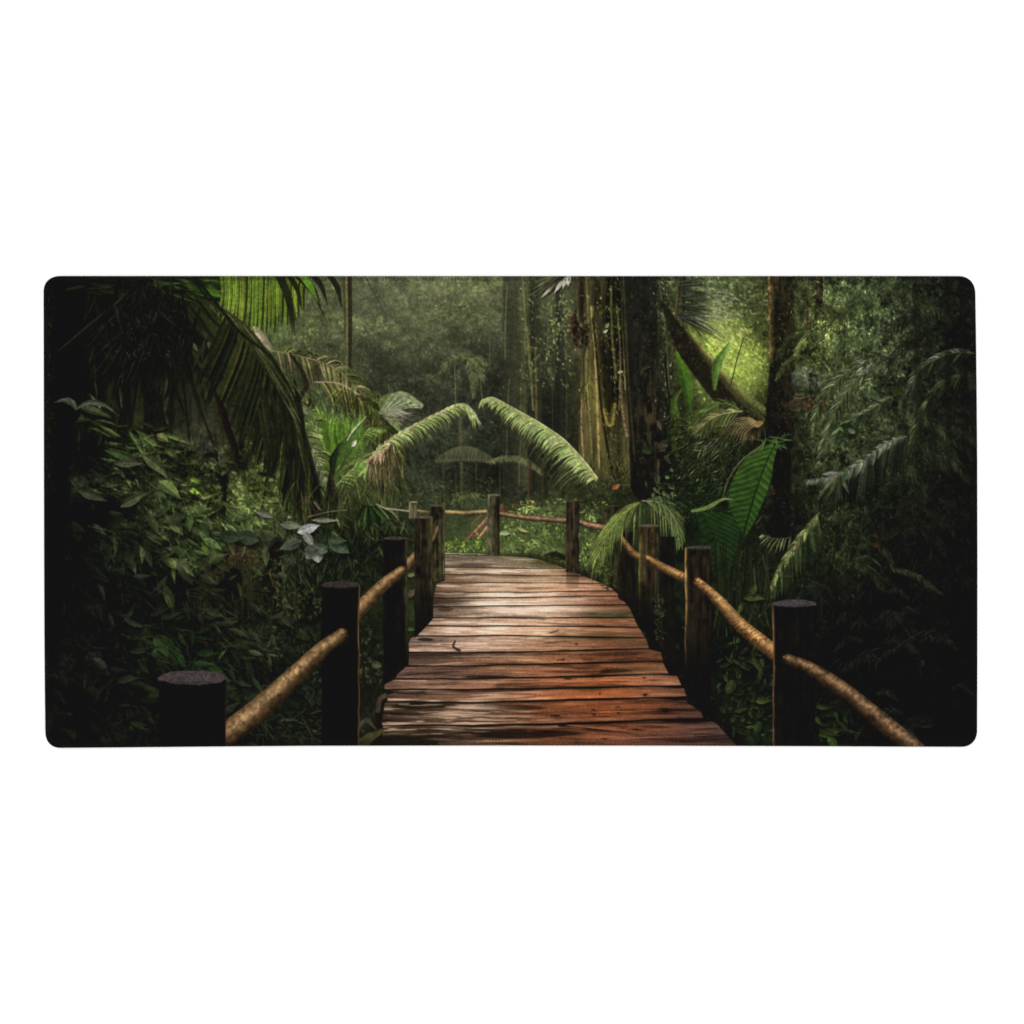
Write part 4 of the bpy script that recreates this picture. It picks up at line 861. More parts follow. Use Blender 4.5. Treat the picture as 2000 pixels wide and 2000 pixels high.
    # dark fan at the rail's left, with the pale arching stem over it
    for i in range(26):
        a = .2 + i / 25 * 1.9 + RNG.normal(0, .05)
        leaf(712 + RNG.normal(0, 6), 992 + RNG.normal(0, 4), a, RNG.uniform(44, 92), RNG.uniform(2.4, 4.2), jit((36, 56, 22) if i > 7 else (30, 36, 18), .25))
    for P, c in (([(735, 985), (757, 1010), (776, 1042)], (84, 100, 62)), ([(740, 988), (770, 1004), (800, 1046)], (96, 108, 70)), ([(716, 990), (712, 1020), (720, 1060)], (70, 88, 44))):
        ribbon(spline(P, 10), np.interp(np.linspace(0, 1, 10), [0, .5, 1], [1, 2, .4]), c)
    scatter(700, (560, 1010, 800, 1140), (10, 34), (.05, .12), 1.4, .5, 1.0, .45, alpha=.75)
    for P in ([(600, 1010), (640, 1000), (676, 996)], [(600, 1016), (585, 980), (604, 976), (618, 1010)]):
        ribbon(spline(P, 12), np.full(12, 1.2), (92, 92, 62) if P[1][0] > 600 else (66, 34, 26))
    leaf(612, 978, .9, 26, 3, (128, 124, 96), alpha=.8)
    # white-shining rain-wet leaves
    wet = (190, 192, 190)
    def wetleaf(cx, cy, L_, W_, a, c, k=6):
        d = C(math.cos(a), math.sin(a)); nn = C(-d[1], d[0])
        leaf(cx, cy, a, L_, W_, C(*c) * .85, c, .02, .1, 0)
        for i in range(k):
            f = .1 + .75 * i / k
            for s in (-1, 1):
                p = C(cx, cy) + d * L_ * f
                q = p + d * L_ * .2 + nn * s * W_ * .9 * math.sin(math.pi * min(1, f + .15))
                ribbon([p, q], [.7, .3], C(*c) * .62, alpha=.32)
        ribbon([(cx, cy), C(cx, cy) + d * L_ * .95], [.9, .4], C(*c) * 1.15, alpha=.8)
    wetleaf(548, 1024, 44, 8, .1, (112, 124, 96)); wetleaf(582, 1040, 46, 10, -.35, (176, 182, 176)); wetleaf(594, 1040, 34, 8, .95, (140, 150, 132))
    wetleaf(610, 1016, 52, 5, .0, (128, 136, 106)); wetleaf(500, 1000, 36, 6, .3, (110, 114, 92)); wetleaf(588, 1056, 46, 11, 2.75, (80, 92, 72))
    wetleaf(616, 1068, 30, 12, 2.2, (98, 112, 92)); wetleaf(616, 1068, 32, 13, 1.35, (124, 138, 116)); wetleaf(618, 1068, 24, 10, .4, (86, 100, 78)); wetleaf(616, 1072, 22, 9, 3.0, (74, 86, 66))
    wetleaf(644, 1056, 46, 13, .55, (76, 98, 68)); wetleaf(642, 1054, 36, 8, .05, (66, 86, 56)); wetleaf(468, 1046, 40, 14, .25, (56, 68, 46)); wetleaf(430, 1046, 46, 12, .1, (52, 64, 42)); wetleaf(360, 1010, 46, 8, 2.9, (62, 74, 44))
    for x, y, a, l in ((636, 1100, 1.7, 30), (640, 1104, 1.2, 30), (655, 1110, .4, 22)):
        leaf(x, y, a, l, .8, (80, 84, 62), alpha=.7)
    for x, y, a in ((535, 1245, 1.3), (538, 1243, 1.8), (531, 1250, 2.1)):
        leaf(x, y, a, 20, 4, (52, 64, 40))


def paint_back_bank():
    """the leafy bank behind the far rail, and what grows by the right rail"""
    box = (868, 1000, 1215, 1150)
    dens = ((YY < 1086 + np.clip((XX - 1040) / 150, 0, 1) ** 1.3 * 70) & (XX > 868)).astype(float)
    put((slice(1000 - OY, 1095 - OY), slice(868 - OX, 962 - OX)), np.full((95, 94), .5), C(58, 68, 38))
    scatter(1300, (960, 960, 1215, 1160), (3, 9), (.2, .4), .4, 1., .9, .3, dens=dens, soft=1.4, alpha=.7)
    for i in range(460):
        x = RNG.uniform(980, 1190); y = RNG.normal(1026, 34)
        if y > 1082 + max(0, (x - 1040)) * .35 or y < 968: continue
        leaf(x, y, RNG.normal(.5, .9), RNG.uniform(4, 12), RNG.uniform(.9, 2.2), jit((92, 112, 52), .4), alpha=.75)
    for cx, cy, n_ in ((1040, 1060, 26), (1020, 1000, 20), (1000, 1030, 16), (1070, 1005, 18), (1150, 1010, 22), (1035, 992, 16), (1160, 1060, 22), (1140, 1090, 20), (985, 1045, 12)):
        for i in range(n_):
            leaf(cx + RNG.normal(0, 9), cy + RNG.normal(0, 5), RNG.uniform(-.6, 3.6), RNG.uniform(6, 14), RNG.uniform(1., 2.2), jit((128, 154, 70), .32), alpha=.85)
    leaf(978, 1040, .1, 20, 5, (150, 170, 110)); leaf(1010, 1030, .4, 26, 4, (150, 160, 96))
    # bright moss mat left of the middle post
    for i in range(330):
        x = RNG.uniform(868, 960); y = 1066 + RNG.normal(0, 7) + (x < 885) * 4
        leaf(x, min(y, 1080), RNG.uniform(-2.6, -.5), RNG.uniform(4, 10), RNG.uniform(1., 2.2), jit((84, 108, 40), .38), alpha=.85)
    for i in range(120):
        x, y = RNG.uniform(868, 950), RNG.uniform(1010, 1055)
        leaf(x, y, RNG.normal(1., .9), RNG.uniform(4, 10), RNG.uniform(1, 2), jit((58, 70, 40), .25), alpha=.6)
    # leaning red-brown sticks
    for P, W, c in (([(958, 1008), (935, 1032), (916, 1052)], [5, 4, 2], (128, 92, 66)), ([(962, 1018), (944, 1040), (934, 1052)], [4, 3, 2], (166, 118, 84)), ([(940, 1008), (925, 1020), (921, 1028)], [2, 1.5, 1], (100, 66, 48)), ([(924, 1042), (918, 1050), (908, 1053)], [3, 3, 1], (118, 72, 50))):
        ribbon(spline(P, 10), np.interp(np.linspace(0, 1, 10), [0, .5, 1], W), c, side=.25)
    leaf(930, 1038, 1., 12, 2.4, (172, 130, 88))
    # dark stone under the leaves
    ribbon(spline([(1064, 1088), (1084, 1086), (1098, 1090)], 10), np.interp(np.linspace(0, 1, 10), [0, .5, 1], [5, 9, 7]), (30, 32, 18), (24, 24, 15), soft=2.5)
    # mossy verge running on to the deck
    for i in range(420):
        f = RNG.random(); x = 1030 + f * 76; y = 1088 + f * 14 + RNG.normal(0, 5)
        leaf(x, y, RNG.uniform(-.4, 3.4), RNG.uniform(3, 9), RNG.uniform(.8, 1.8), jit((66, 80, 34), .35), alpha=.8)
    for i in range(340):
        x = RNG.uniform(1132, 1182); y = RNG.uniform(1040, 1150)
        leaf(x, y, RNG.normal(1., .9), RNG.uniform(6, 18), RNG.uniform(.9, 2.), jit((76, 92, 42), .38), alpha=.8)


def deck_mask(e=0.):
    """the boardwalk's outline, its right edge stepped plank by plank"""
    left = [(869, 1080), (869, 1134), (853, 1138), (846, 1170), (846, 1208), (826, 1212), (818, 1238), (802, 1247), (798, 1256), (799, 1273), (798, 1299), (782, 1303), (772, 1327), (752, 1336), (750, 1344), (772, 1352), (756, 1358), (757, 1368), (752, 1372), (745, 1412), (748, 1417), (744, 1470)]
    right = [(1450, 1470), (1440, 1458), (1398, 1412), (1388, 1409), (1374, 1404), (1369, 1390), (1342, 1372), (1341, 1361), (1336, 1345), (1331, 1339), (1321, 1317), (1306, 1316), (1296, 1296), (1291, 1274), (1268, 1268), (1262, 1248), (1243, 1218), (1231, 1190), (1212, 1166), (1196, 1150), (1176, 1140), (1132, 1122), (1108, 1112), (1066, 1096), (1032, 1089), (975, 1084), (930, 1081)]
    sl, cov = poly(left + right, None)
    return sl, cov


def paint_deck():
    # darkness under the boards
    for i in range(1):
        sl, cov = poly([(866, 1080), (840, 1180), (700, 1470), (1470, 1470), (1400, 1360), (1290, 1220), (1190, 1130), (1040, 1084)], None)
        put(sl, blur(cov, 6) * .92, C(19, 18, 14))
    scatter(260, (1230, 1180, 1420, 1450), (5, 16), (.1, .25), 1.3, .7, 1.3, .4, alpha=.6)
    sl, cov = deck_mask()
    x, y = XX[sl], YY[sl]
    h, w = x.shape
    # lines between boards: y at x=830, 1000, 1180, 1330
    lines = [(1080, 1086, 1095, 1100), (1107, 1109, 1111, 1112), (1121, 1123, 1126, 1128), (1138, 1138, 1139, 1140), (1156, 1156, 1154, 1153), (1167, 1167, 1164, 1162), (1184, 1183, 1181, 1179), (1206, 1206, 1206, 1206), (1221, 1222, 1224, 1226), (1241, 1241, 1244, 1247), (1274, 1273, 1269, 1266), (1300, 1298, 1294, 1291), (1325, 1324, 1319, 1316), (1346, 1345, 1342, 1339), (1371, 1370, 1365, 1361), (1416, 1416, 1410, 1404), (1475, 1475, 1475, 1475)]
    lx = [830, 1000, 1180, 1330]
    wob = noise(60, 400, 3, 81, h, w)
    idx = np.zeros((h, w), int); up = np.full((h, w), 1070.); dn = np.full((h, w), 1475.)
    for k, ln in enumerate(lines):
        yl = np.interp(x[0], lx, ln)[None] + wob * (.3 + k * .03) + .35 * np.sin(x / 57. + k * 2.1)
        below = y >= yl
        idx += below
        up = np.where(below, np.maximum(up, yl), up)
        dn = np.where(~below, np.minimum(dn, yl), dn)
    # coarse colours of the deck
    gx = [740, 850, 960, 1070, 1180, 1290, 1400]
    gy = [1085, 1115, 1150, 1190, 1230, 1260, 1290, 1320, 1350, 1380, 1420, 1456]
    G = np.array([
     [(110,104,78),(132,124,94),(140,130,100),(118,112,78),(84,84,46),(70,74,40),(60,60,36)],
     [(74,60,44),(84,68,48),(130,108,78),(150,124,86),(106,76,46),(84,66,40),(60,54,34)],
     [(70,56,40),(82,64,46),(148,124,94),(162,130,96),(124,78,50),(86,60,38),(60,50,32)],
     [(74,58,44),(102,82,64),(176,154,126),(190,162,128),(122,78,48),(82,56,35),(66,48,32)],
     [(82,64,50),(106,84,66),(150,122,94),(158,120,84),(116,74,43),(90,60,37),(68,48,33)],
     [(84,66,53),(106,86,70),(148,120,94),(146,106,72),(116,74,45),(94,64,41),(74,52,36)],
     [(84,66,53),(102,78,62),(136,96,66),(154,104,66),(150,90,52),(112,72,46),(80,58,42)],
     [(88,68,56),(112,86,70),(122,88,64),(146,92,58),(142,84,48),(116,76,52),(84,64,52)],
     [(76,58,44),(106,80,62),(116,82,58),(140,82,48),(148,80,40),(110,70,46),(80,60,52)],
     [(66,52,38),(92,70,52),(100,76,54),(132,78,42),(150,80,40),(118,68,42),(84,62,56)],
     [(54,44,32),(80,62,46),(86,64,46),(108,64,36),(128,72,40),(110,68,48),(80,58,52)],
     [(40,36,26),(70,56,42),(92,66,46),(108,66,40),(112,70,48),(92,62,50),(74,54,46)]], float)
    gi = np.interp(y[:, 0], gy, np.arange(len(gy))); gj = np.interp(x[0], gx, np.arange(len(gx)))
    i0 = np.minimum(gi.astype(int), len(gy) - 2); fi = (gi - i0)[:, None, None]
    j0 = np.minimum(gj.astype(int), len(gx) - 2); fj = (gj - j0)[None, :, None]
    A = G[i0][:, j0] * (1 - fj) + G[i0][:, j0 + 1] * fj
    B = G[i0 + 1][:, j0] * (1 - fj) + G[i0 + 1][:, j0 + 1] * fj
    col = A * (1 - fi) + B * fi
    # each board its own tone and its own grain
    rb = np.random.default_rng(5).normal(0, .1, 40)
    scale = np.clip((y - 1060) / 300, .25, 1.3)
    yw = noise(220, 40, 2, 82, h, w) * 2.5
    shift = np.random.default_rng(6).integers(0, 500, 40)
    g1 = noise(90, 3.2, 4, 83, h + 8, w + 520); g2 = noise(30, 2., 2, 84, h + 8, w + 520); g3 = noise(160, 12, 3, 85, h + 8, w + 520); g4 = noise(3, 2, 2, 86, h + 8, w + 520)
    yf = np.clip(np.arange(h)[:, None] + yw, 0, h + 6); yi = yf.astype(int); yf = yf - yi; xi = np.arange(w)[None] + shift[idx]
    a1, a2, a3, a4 = [g[yi, xi] * (1 - yf) + g[yi + 1, xi] * yf for g in (g1, g2, g3, g4)]
    gain = 1.07 + rb[idx] + .1 * a1 * scale + .055 * a2 * scale + .07 * a4
    # wet: shining film with crisp edges here, dark soaked patches there
    wetness = a3 + .25 * a1
    leftness = np.clip((1120 - x) / 260, 0, 1)
    shine = 1.15 * np.clip((wetness - .25) * 4, 0, 1) * (.25 + .75 * leftness)
    soak = np.clip((-wetness - .5) * 3, 0, 1)
    col = col * gain[..., None]
    col = col + shine[..., None] * C(44, 40, 36) * np.clip(.5 + a2 * .6 + a1 * .3, .1, 1.3)[..., None]
    col = col * (1 - .2 * soak[..., None])
    # green algae films
    for cx, cy, sx, sy, al in ((1190, 1200, 60, 6, 1.), (1160, 1243, 80, 7, .8), (1066, 1248, 24, 3, .4), (1150, 1345, 28, 5, .75), (1210, 1310, 46, 7, .5), (1070, 1100, 34, 8, .6), (820, 1380, 60, 7, .35)):
        e = np.exp(-((x - cx) / sx) ** 2 - ((y - cy) / sy) ** 2) * np.clip(.75 + .6 * a3 + .3 * a1, 0, 1.2)
        al_ = np.clip(e * al * 1.2, 0, .92)[..., None]
        col = col * (1 - al_) + C(58, 60, 28) * (1 + .2 * a2[..., None]) * al_
    # dark pools
    for cx, cy, sx, sy, al in ((950, 1323, 56, 4, .8), (1200, 1309, 34, 5, .5), (1010, 1432, 130, 10, .72), (860, 1430, 60, 9, .4), (830, 1380, 70, 9, .55), (1000, 1381, 70, 5, .5), (1060, 1338, 60, 3, .3), (900, 1095, 30, 3, .5), (830, 1250, 20, 3, .7), (800, 1352, 40, 4, .55), (870, 1190, 18, 6, .4), (1000, 1205, 70, 2.6, .4)):
        e = np.clip((np.exp(-((x - cx) / sx) ** 2 - ((y - cy + 2 * a3) / sy) ** 2) - .35 + .12 * a1) * 5, 0, 1)
        col = col * (1 - al * e[..., None]) + C(44, 32, 16) * (.35 * al * e[..., None])
    # silver sky shine at the water's rims
    for cx, cy, sx, sy, al in ((975, 1420, 60, 4, .8), (880, 1424, 34, 5, .7), (940, 1382, 44, 5, .75), (1000, 1334, 60, 4, .5), (820, 1352, 40, 3, .6), (850, 1400, 60, 3, .5), (1100, 1420, 70, 3, .4), (960, 1258, 80, 8, .35), (1020, 1194, 95, 10, .95), (1010, 1183, 90, 4, .5), (1000, 1175, 110, 6, .68), (930, 1102, 70, 8, .75), (1010, 1148, 120, 5, .5), (1030, 1128, 90, 4, .5), (1000, 1116, 80, 3, .5), (990, 1231, 90, 6, .5), (960, 1281, 70, 4, .35), (1090, 1262, 70, 4, .35), (1010, 1352, 60, 3, .4), (1120, 1306, 60, 3, .25), (1040, 1214, 90, 4, .3), (780, 1366, 30, 2, .8), (960, 1448, 70, 4, .4), (850, 1451, 50, 4, .4)):
        e = np.exp(-((x - cx) / sx) ** 2 - ((y - cy + 2 * a3) / sy) ** 2) * np.clip(.55 + .7 * a1 + .4 * a3, 0, 1.3)
        col = col + (C(206, 190, 168) - col) * np.clip(al * e, 0, .9)[..., None]
    # broken glints in the wet, crisp at one edge
    gn = .7 * a2 + .8 * a3 + .6 * a1
    near = np.clip((y - 1300) / 60, 0, 1) * np.clip((1130 - x) / 160, 0, 1)
    col = col + (C(182, 158, 134) - col) * (np.clip((gn - .8) * 5, 0, 1) * .5 * near)[..., None]
    far = np.clip((1300 - y) / 60, 0, 1) * np.exp(-((x - 1010) / 130) ** 2)
    col = col + (C(226, 210, 184) - col) * (np.clip((gn - .55) * 3.5, 0, 1) * .5 * far)[..., None]
    mid_ = np.clip((gn + .1 < -.75).astype(float) * .0 + np.clip((-gn - .85) * 4, 0, 1), 0, 1) * np.clip((y - 1100) / 100, 0, 1)
    col = col * (1 - .2 * mid_[..., None])
    # warm glow of the red timber
    red = np.exp(-((x - 1190) / 110) ** 2 - ((y - 1350) / 70) ** 2)[..., None]
    col = col * (1 + red * C(.0, -.0, -.08))
    # deeper contrast of wet timber, warmer towards the viewer
    col = np.clip(88 * np.clip(col / 88, 0, 9) ** 1.16, 0, 232)
    lm_ = (col @ C(.3, .59, .11))[..., None]
    col = (lm_ + (col - lm_) * .84) * C(.97, .965, .94)
    col = col * (1 + np.clip((y - 1255) / 60, 0, 1)[..., None] * C(.02, .0, -.04))
    # the gaps
    gw = np.clip((y - 1060) / 105, .8, 3.3) * (1 + .45 * np.clip((x - 1080) / 260, 0, 1))
    vary = np.clip(.95 + .45 * noise(110, 500, 3, 88, h, w), .4, 1.6)
    d1 = (y - up); d2 = (dn - y)
    gap = np.clip(gw * vary - d1 + .5, 0, 1)
    gap = np.maximum(gap, np.clip(gw * .35 * vary - d2 + .5, 0, 1))
    first = idx <= 0
    gap = np.where(first, 0, gap)
    lip = np.exp(-((d2 - gw * 1.3) / (gw * .7)) ** 2) * (.35 + .4 * np.clip(a3, -1, 1))
    col = col * (1 - .25 * np.exp(-((d1 - gw * vary) / (gw * 1.1)) ** 2)[..., None])
    col = col + lip[..., None] * C(26, 22, 18)
    col = col * (1 - .97 * gap[..., None]) + C(17, 14, 11) * (.97 * gap[..., None])
    # thin splits on some boards
    for cx0, cx1, yy0, yy1, th in ((1240, 1372, 1391, 1388, .8), (1000, 1290, 1394, 1391, .4), (860, 1010, 1257, 1259, .4), (780, 960, 1287, 1285, .4), (1040, 1180, 1325, 1322, .5), (760, 900, 1395, 1397, .6), (1090, 1190, 1416, 1430, 2.2), (1190, 1260, 1430, 1436, .8)):
        yl = yy0 + (yy1 - yy0) * np.clip((x - cx0) / (cx1 - cx0), 0, 1) + a3 * 1.5
        m = np.clip(th - np.abs(y - yl) + .5, 0, 1) * ((x > cx0) & (x < cx1)) * np.clip(.7 + a1, 0, 1)
        col = col * (1 - .75 * m[..., None])
    # knots and nail holes
    for cx, cy, rx, ry in ((1299, 1389, 8, 3.2), (1207, 1381, 4, 1.8), (1208, 1393, 4, 1.6), (1160, 1387, 4, 1.8), (1260, 1357, 5, 2.4), (1083, 1398, 12, 2), (1160, 1396, 4, 1.2), (1182, 1443, 4, 1.4), (1244, 1425, 10, 1.4), (1126, 1258, 2, 1.5), (1100, 1289, 7, 1.2), (1110, 1326, 8, 1.4), (1258, 1324, 3, 1.2), (1172, 1354, 1.2, 2)):
        d = np.sqrt(((x - cx) / rx) ** 2 + ((y - cy) / ry) ** 2) + .2 * a4
        m = np.clip((1 - d) * 3, 0, 1)[..., None]
        ring_ = np.exp(-((d - 1.5) / .5) ** 2)[..., None] * .2
        col = col * (1 - .8 * m) * (1 - ring_)
    # moss where the far end meets the bank
    mo = np.clip(np.exp(-((x - 1075) / 46) ** 2 - ((y - 1100) / 9) ** 2) * (.9 + .5 * a3), 0, .85)[..., None]
    col = col * (1 - mo) + C(66, 68, 32) * (1 + .3 * a4[..., None]) * mo
    put(sl, cov, np.clip(col, 0, 255))
    # reflection of the far post on the wet boards
    s2 = (slice(1112 - OY, 1150 - OY), slice(1106 - OX, 1131 - OX))
    CV[s2] = CV[s2] * (1 - .55 * np.linspace(1, .15, 38)[:, None, None]) + C(46, 36, 24) * (.25 * np.linspace(1, .1, 38)[:, None, None])
    # a twig lying on the boards, a sliver further on
    ribbon(spline([(889, 1252), (885, 1262), (890, 1267), (897, 1271)], 14), np.interp(np.linspace(0, 1, 14), [0, .4, 1], [1.4, 2.2, 3.2]), (42, 32, 24), (58, 46, 36), side=.3)
    ribbon([(1074, 1236), (1082, 1234), (1091, 1231)], [.8, 1.4, .8], (66, 44, 28)); ribbon([(1088, 1291), (1096, 1288), (1103, 1285)], [.8, 1.2, .6], (86, 50, 28))
    # board ends and bearers peeping out left
    ribbon(spline([(738, 1388), (742, 1366), (752, 1358)], 8), np.full(8, 4.5), (56, 48, 36), (70, 60, 46), soft=1.4)
    ribbon([(700, 1462), (722, 1440), (746, 1428)], [14, 9, 4], (52, 54, 26), (66, 64, 34), soft=3)
    ribbon([(748, 1454), (790, 1448), (850, 1452)], [14, 10, 6], (26, 22, 14), soft=4, alpha=.85)
    ribbon(spline([(700, 1420), (716, 1406), (734, 1424)], 12), np.interp(np.linspace(0, 1, 12), [0, .5, 1], [3, 5, 2]), (52, 54, 38), soft=1.6)
    for i in range(40):
        leaf(RNG.uniform(700, 748), RNG.uniform(1290, 1330), RNG.normal(1, .9), RNG.uniform(5, 14), 2, jit((54, 60, 34), .35), alpha=.7)
    leaf(728, 1296, .3, 18, 7, (74, 78, 54)); leaf(796, 1124, -.2, 20, 5, (100, 116, 70)); leaf(798, 1166, -.9, 22, 6, (86, 84, 58)); leaf(797, 1228, .1, 14, 4, (66, 90, 34))


def paint_rails():
    """posts and rails, far to near"""
    grey = (60, 60, 40)
    # far rail, light with sky
    ribbon(spline([(735, 984), (752, 992), (775, 995), (800, 998)], 16), np.full(16, 1.8), (112, 112, 84), (136, 132, 98), side=.2)
    rail([(806, 996), (830, 1000), (842, 1001)], [3, 3.6], (150, 138, 96), (112, 100, 66), (60, 54, 36), 0, 91)
    rail([(866, 1000), (910, 1002), (956, 999)], [4.5, 4.6], (156, 146, 100), (116, 104, 66), (44, 40, 26), 0, 92, light=-.3)
    rail([(970, 1002), (1010, 1009), (1060, 1014), (1110, 1017)], [4.8, 5.2, 6], (146, 124, 92), (98, 78, 56), (38, 30, 22), 9, 93, twist=.15)
    rail([(1120, 1016), (1150, 1026), (1184, 1031)], [5, 6, 6.4], (150, 122, 94), (104, 76, 56), (44, 32, 24), 9, 94, twist=.15)
    post(800, 816, 979, 1012, 1012, (118, 112, 78), (98, 92, 60), (74, 70, 44), (140, 134, 100), 3, 101, .2)
    post(952, 977, 965, 1084, 1085, (84, 84, 56), (60, 60, 38), (34, 32, 22), (100, 102, 72), 4, 102, .3, .5, .5)
    post(1105, 1131, 976, 1117, 1117, (62, 56, 34), (44, 38, 26), (34, 30, 22), (70, 68, 48), 4, 103, .3, .3, .3)
    post(1181, 1209, 986, 1142, 1136, (58, 50, 32), (40, 40, 24), (30, 30, 20), (52, 52, 38), 4, 104, .35, .3, .3)
    for i in range(120):
        leaf(RNG.uniform(1170, 1212), RNG.uniform(1080, 1150), RNG.normal(1.2, .8), RNG.uniform(5, 14), RNG.uniform(1, 2), jit((52, 64, 26), .35), alpha=.7)
    post(839, 869, 985, 1137, 1131, (36, 34, 22), (46, 45, 26), (70, 66, 38), (74, 66, 46), 5, 105, .35, .4, .3)
    rail([(842, 1060), (850, 1046), (856, 1030)], [3, 4.], (120, 100, 70), (90, 72, 48), (44, 36, 26), 0, 95)
    # second row, with the fern spilling over the right one
    post(1206, 1240, 1038, 1168, 1184, (34, 30, 20), (24, 22, 16), (20, 19, 14), None, 0, 106, .2)
    rail([(1211, 1048), (1224, 1066), (1236, 1080), (1250, 1088)], [5, 7, 7.5], (140, 112, 70), (104, 80, 46), (46, 34, 20), 7, 96, twist=.3)
    R6 = [(1328, 1062), (1316, 1010), (1290, 982), (1255, 978), (1220, 1002), (1186, 1044), (1166, 1092)]
    for i in range(46):
        f = RNG.random(); p = spline(R6, 60)[int(12 + f * 40)]
        c = jit((104, 116, 56) if RNG.random() < .6 else (66, 84, 34), .25)
        dx = (p[0] - 1262) * .35
        ribbon(spline([p, (p[0] + dx * .6, p[1] + 24), (p[0] + dx, p[1] + RNG.uniform(50, 100))], 10), np.array([1.2, 1.5, 1.6, 1.6, 1.4, 1.2, 1., .8, .6, .2]) * RNG.uniform(.7, 1.2), c, c * .75)
    frond(R6[3:], 46, 60, .5, .9, 1.6, (94, 112, 46), (80, 98, 40), (126, 136, 72), 1.6, var=.25)
    frond(R6[::-1][3:], 40, 46, .6, .9, 1.6, (70, 84, 44), (62, 76, 36), (112, 122, 72), 1.6, var=.25)
    for i in range(46):       # leaves over the fern's shoulder
        leaf(RNG.normal(1292, 18), RNG.normal(962, 14), RNG.normal(1., .7), RNG.uniform(8, 22), RNG.uniform(2, 4), jit((60, 74, 42), .3))
    # big green banana leaf, and the folded one in its lap
    def blade(pl, pr, rib, c0, c1, seed, dark=.3):
        sl, cov = poly(list(spline(pl, 40)) + list(spline(pr, 40))[::-1], None)
        rb_ = spline(rib, 60)
        xs_, ys_ = XX[sl], YY[sl]
        o = np.argsort(rb_[:, 1])
        xr_ = np.interp(ys_, rb_[o, 1], rb_[o, 0])
        v_ = xs_ - xr_
        f_ = np.clip((ys_ - rb_[:, 1].min()) / np.ptp(rb_[:, 1]), 0, 1)[..., None]
        col = C(*c0) * (1 - f_) + C(*c1) * f_
        ph = (ys_ - np.abs(v_) * np.where(v_ < 0, -.42, -.75) * -1) / 12. + noise(60, 60, 2, seed, *cov.shape) * .25
        st = (ph % 1)
        col = col * (1 + .16 * np.sin(st * 6.283) - dark * np.exp(-((st - .5) / .1) ** 2))[..., None]
        col = col * (1 + .12 * noise(10, 6, 3, seed + 1, *cov.shape) + np.where(v_ > 0, .06, -.04))[..., None]
        put(sl, cov, np.clip(col, 0, 255))
        ribbon(rb_, np.linspace(1.2, 2.4, 60), (24, 42, 18), (22, 34, 18))
    blade([(1350, 1002), (1362, 1010), (1380, 1090), (1410, 1150)], [(1352, 1002), (1400, 1000), (1440, 1014), (1442, 1060), (1424, 1120), (1412, 1150)], [(1372, 1000), (1398, 1060), (1411, 1150)], (28, 50, 20), (22, 38, 17), 121, .15)
    blade([(1518, 862), (1478, 878), (1444, 912), (1424, 958), (1424, 985), (1434, 1010), (1446, 1034), (1450, 1050)], [(1522, 862), (1512, 900), (1502, 950), (1482, 1000), (1462, 1040), (1452, 1050)], [(1513, 868), (1490, 920), (1470, 980), (1450, 1052), (1440, 1110)], (54, 88, 28), (30, 56, 21), 122, .3)
    ribbon(spline([(1490, 868), (1450, 898), (1425, 932), (1412, 970)], 20), np.full(20, 1.6), (116, 116, 78), (70, 84, 40), alpha=.8)
    ribbon(spline([(1352, 998), (1380, 992), (1410, 976), (1430, 975)], 20), np.interp(np.linspace(0, 1, 20), [0, .5, 1], [3, 4, 1]), (84, 112, 48), (112, 132, 66))
    for i in range(26):
        leaf(1512 + RNG.normal(0, 14), 856 + RNG.normal(0, 6), RNG.uniform(-.5, 2.), RNG.uniform(10, 30), 2., jit((70, 104, 46), .3), alpha=.8)
    ribbon(spline([(1450, 1050), (1436, 1110), (1424, 1190)], 20), np.full(20, 3.), (26, 32, 17)); ribbon(spline([(1411, 1150), (1414, 1200)], 10), np.full(10, 3.), (24, 32, 16))
    for i in range(60):       # thin stems below
        x = RNG.uniform(1390, 1500)
        ribbon(spline([(x, RNG.uniform(1060, 1130)), (x + RNG.normal(0, 6), 1170), (x + RNG.normal(0, 10), RNG.uniform(1190, 1260))], 8), np.full(8, RNG.uniform(.6, 2.)), jit((30, 36, 19), .3), alpha=.8)
    leaf(1452, 1168, -.2, 44, 8, (66, 82, 38), (58, 72, 34), .25); leaf(1468, 1160, -1.2, 22, 7, (60, 78, 36)); leaf(1450, 1178, 1.9, 26, 5, (58, 72, 40)); leaf(1398, 1166, .3, 26, 7, (44, 62, 30))
    # leafy floor right of the deck
    for i in range(300):
        x, y = RNG.uniform(1385, 1520), RNG.uniform(1240, 1460)
        if x < 1404 + max(0, y - 1390) * .95: continue
        leaf(x, y, RNG.normal(.6, 1.1), RNG.uniform(8, 26), RNG.uniform(1.5, 4.5), jit((32, 42, 21), .38), alpha=.9)
    for x, y, a, l, w_, c in ((1432, 1330, 1.9, 30, 10, (52, 70, 36)), (1476, 1370, -.2, 32, 7, (60, 76, 36)), (1434, 1390, -.4, 30, 6, (50, 64, 32)), (1484, 1410, 1.8, 26, 8, (44, 60, 30)), (1472, 1286, 1., 30, 6, (50, 62, 34)), (1444, 1298, .4, 26, 4, (48, 56, 32)), (1486, 1300, 1.5, 30, 5, (44, 60, 28))):
        leaf(x, y, a, l, w_, c, C(*c) * .8, .15)
    for i in range(70):
        x, y = RNG.uniform(1592, 1690), RNG.uniform(1370, 1460)
        leaf(x, y, RNG.normal(.5, .9), RNG.uniform(10, 30), RNG.uniform(1.5, 5), jit((30, 42, 20), .35), alpha=.85 if x < 1650 else .4)
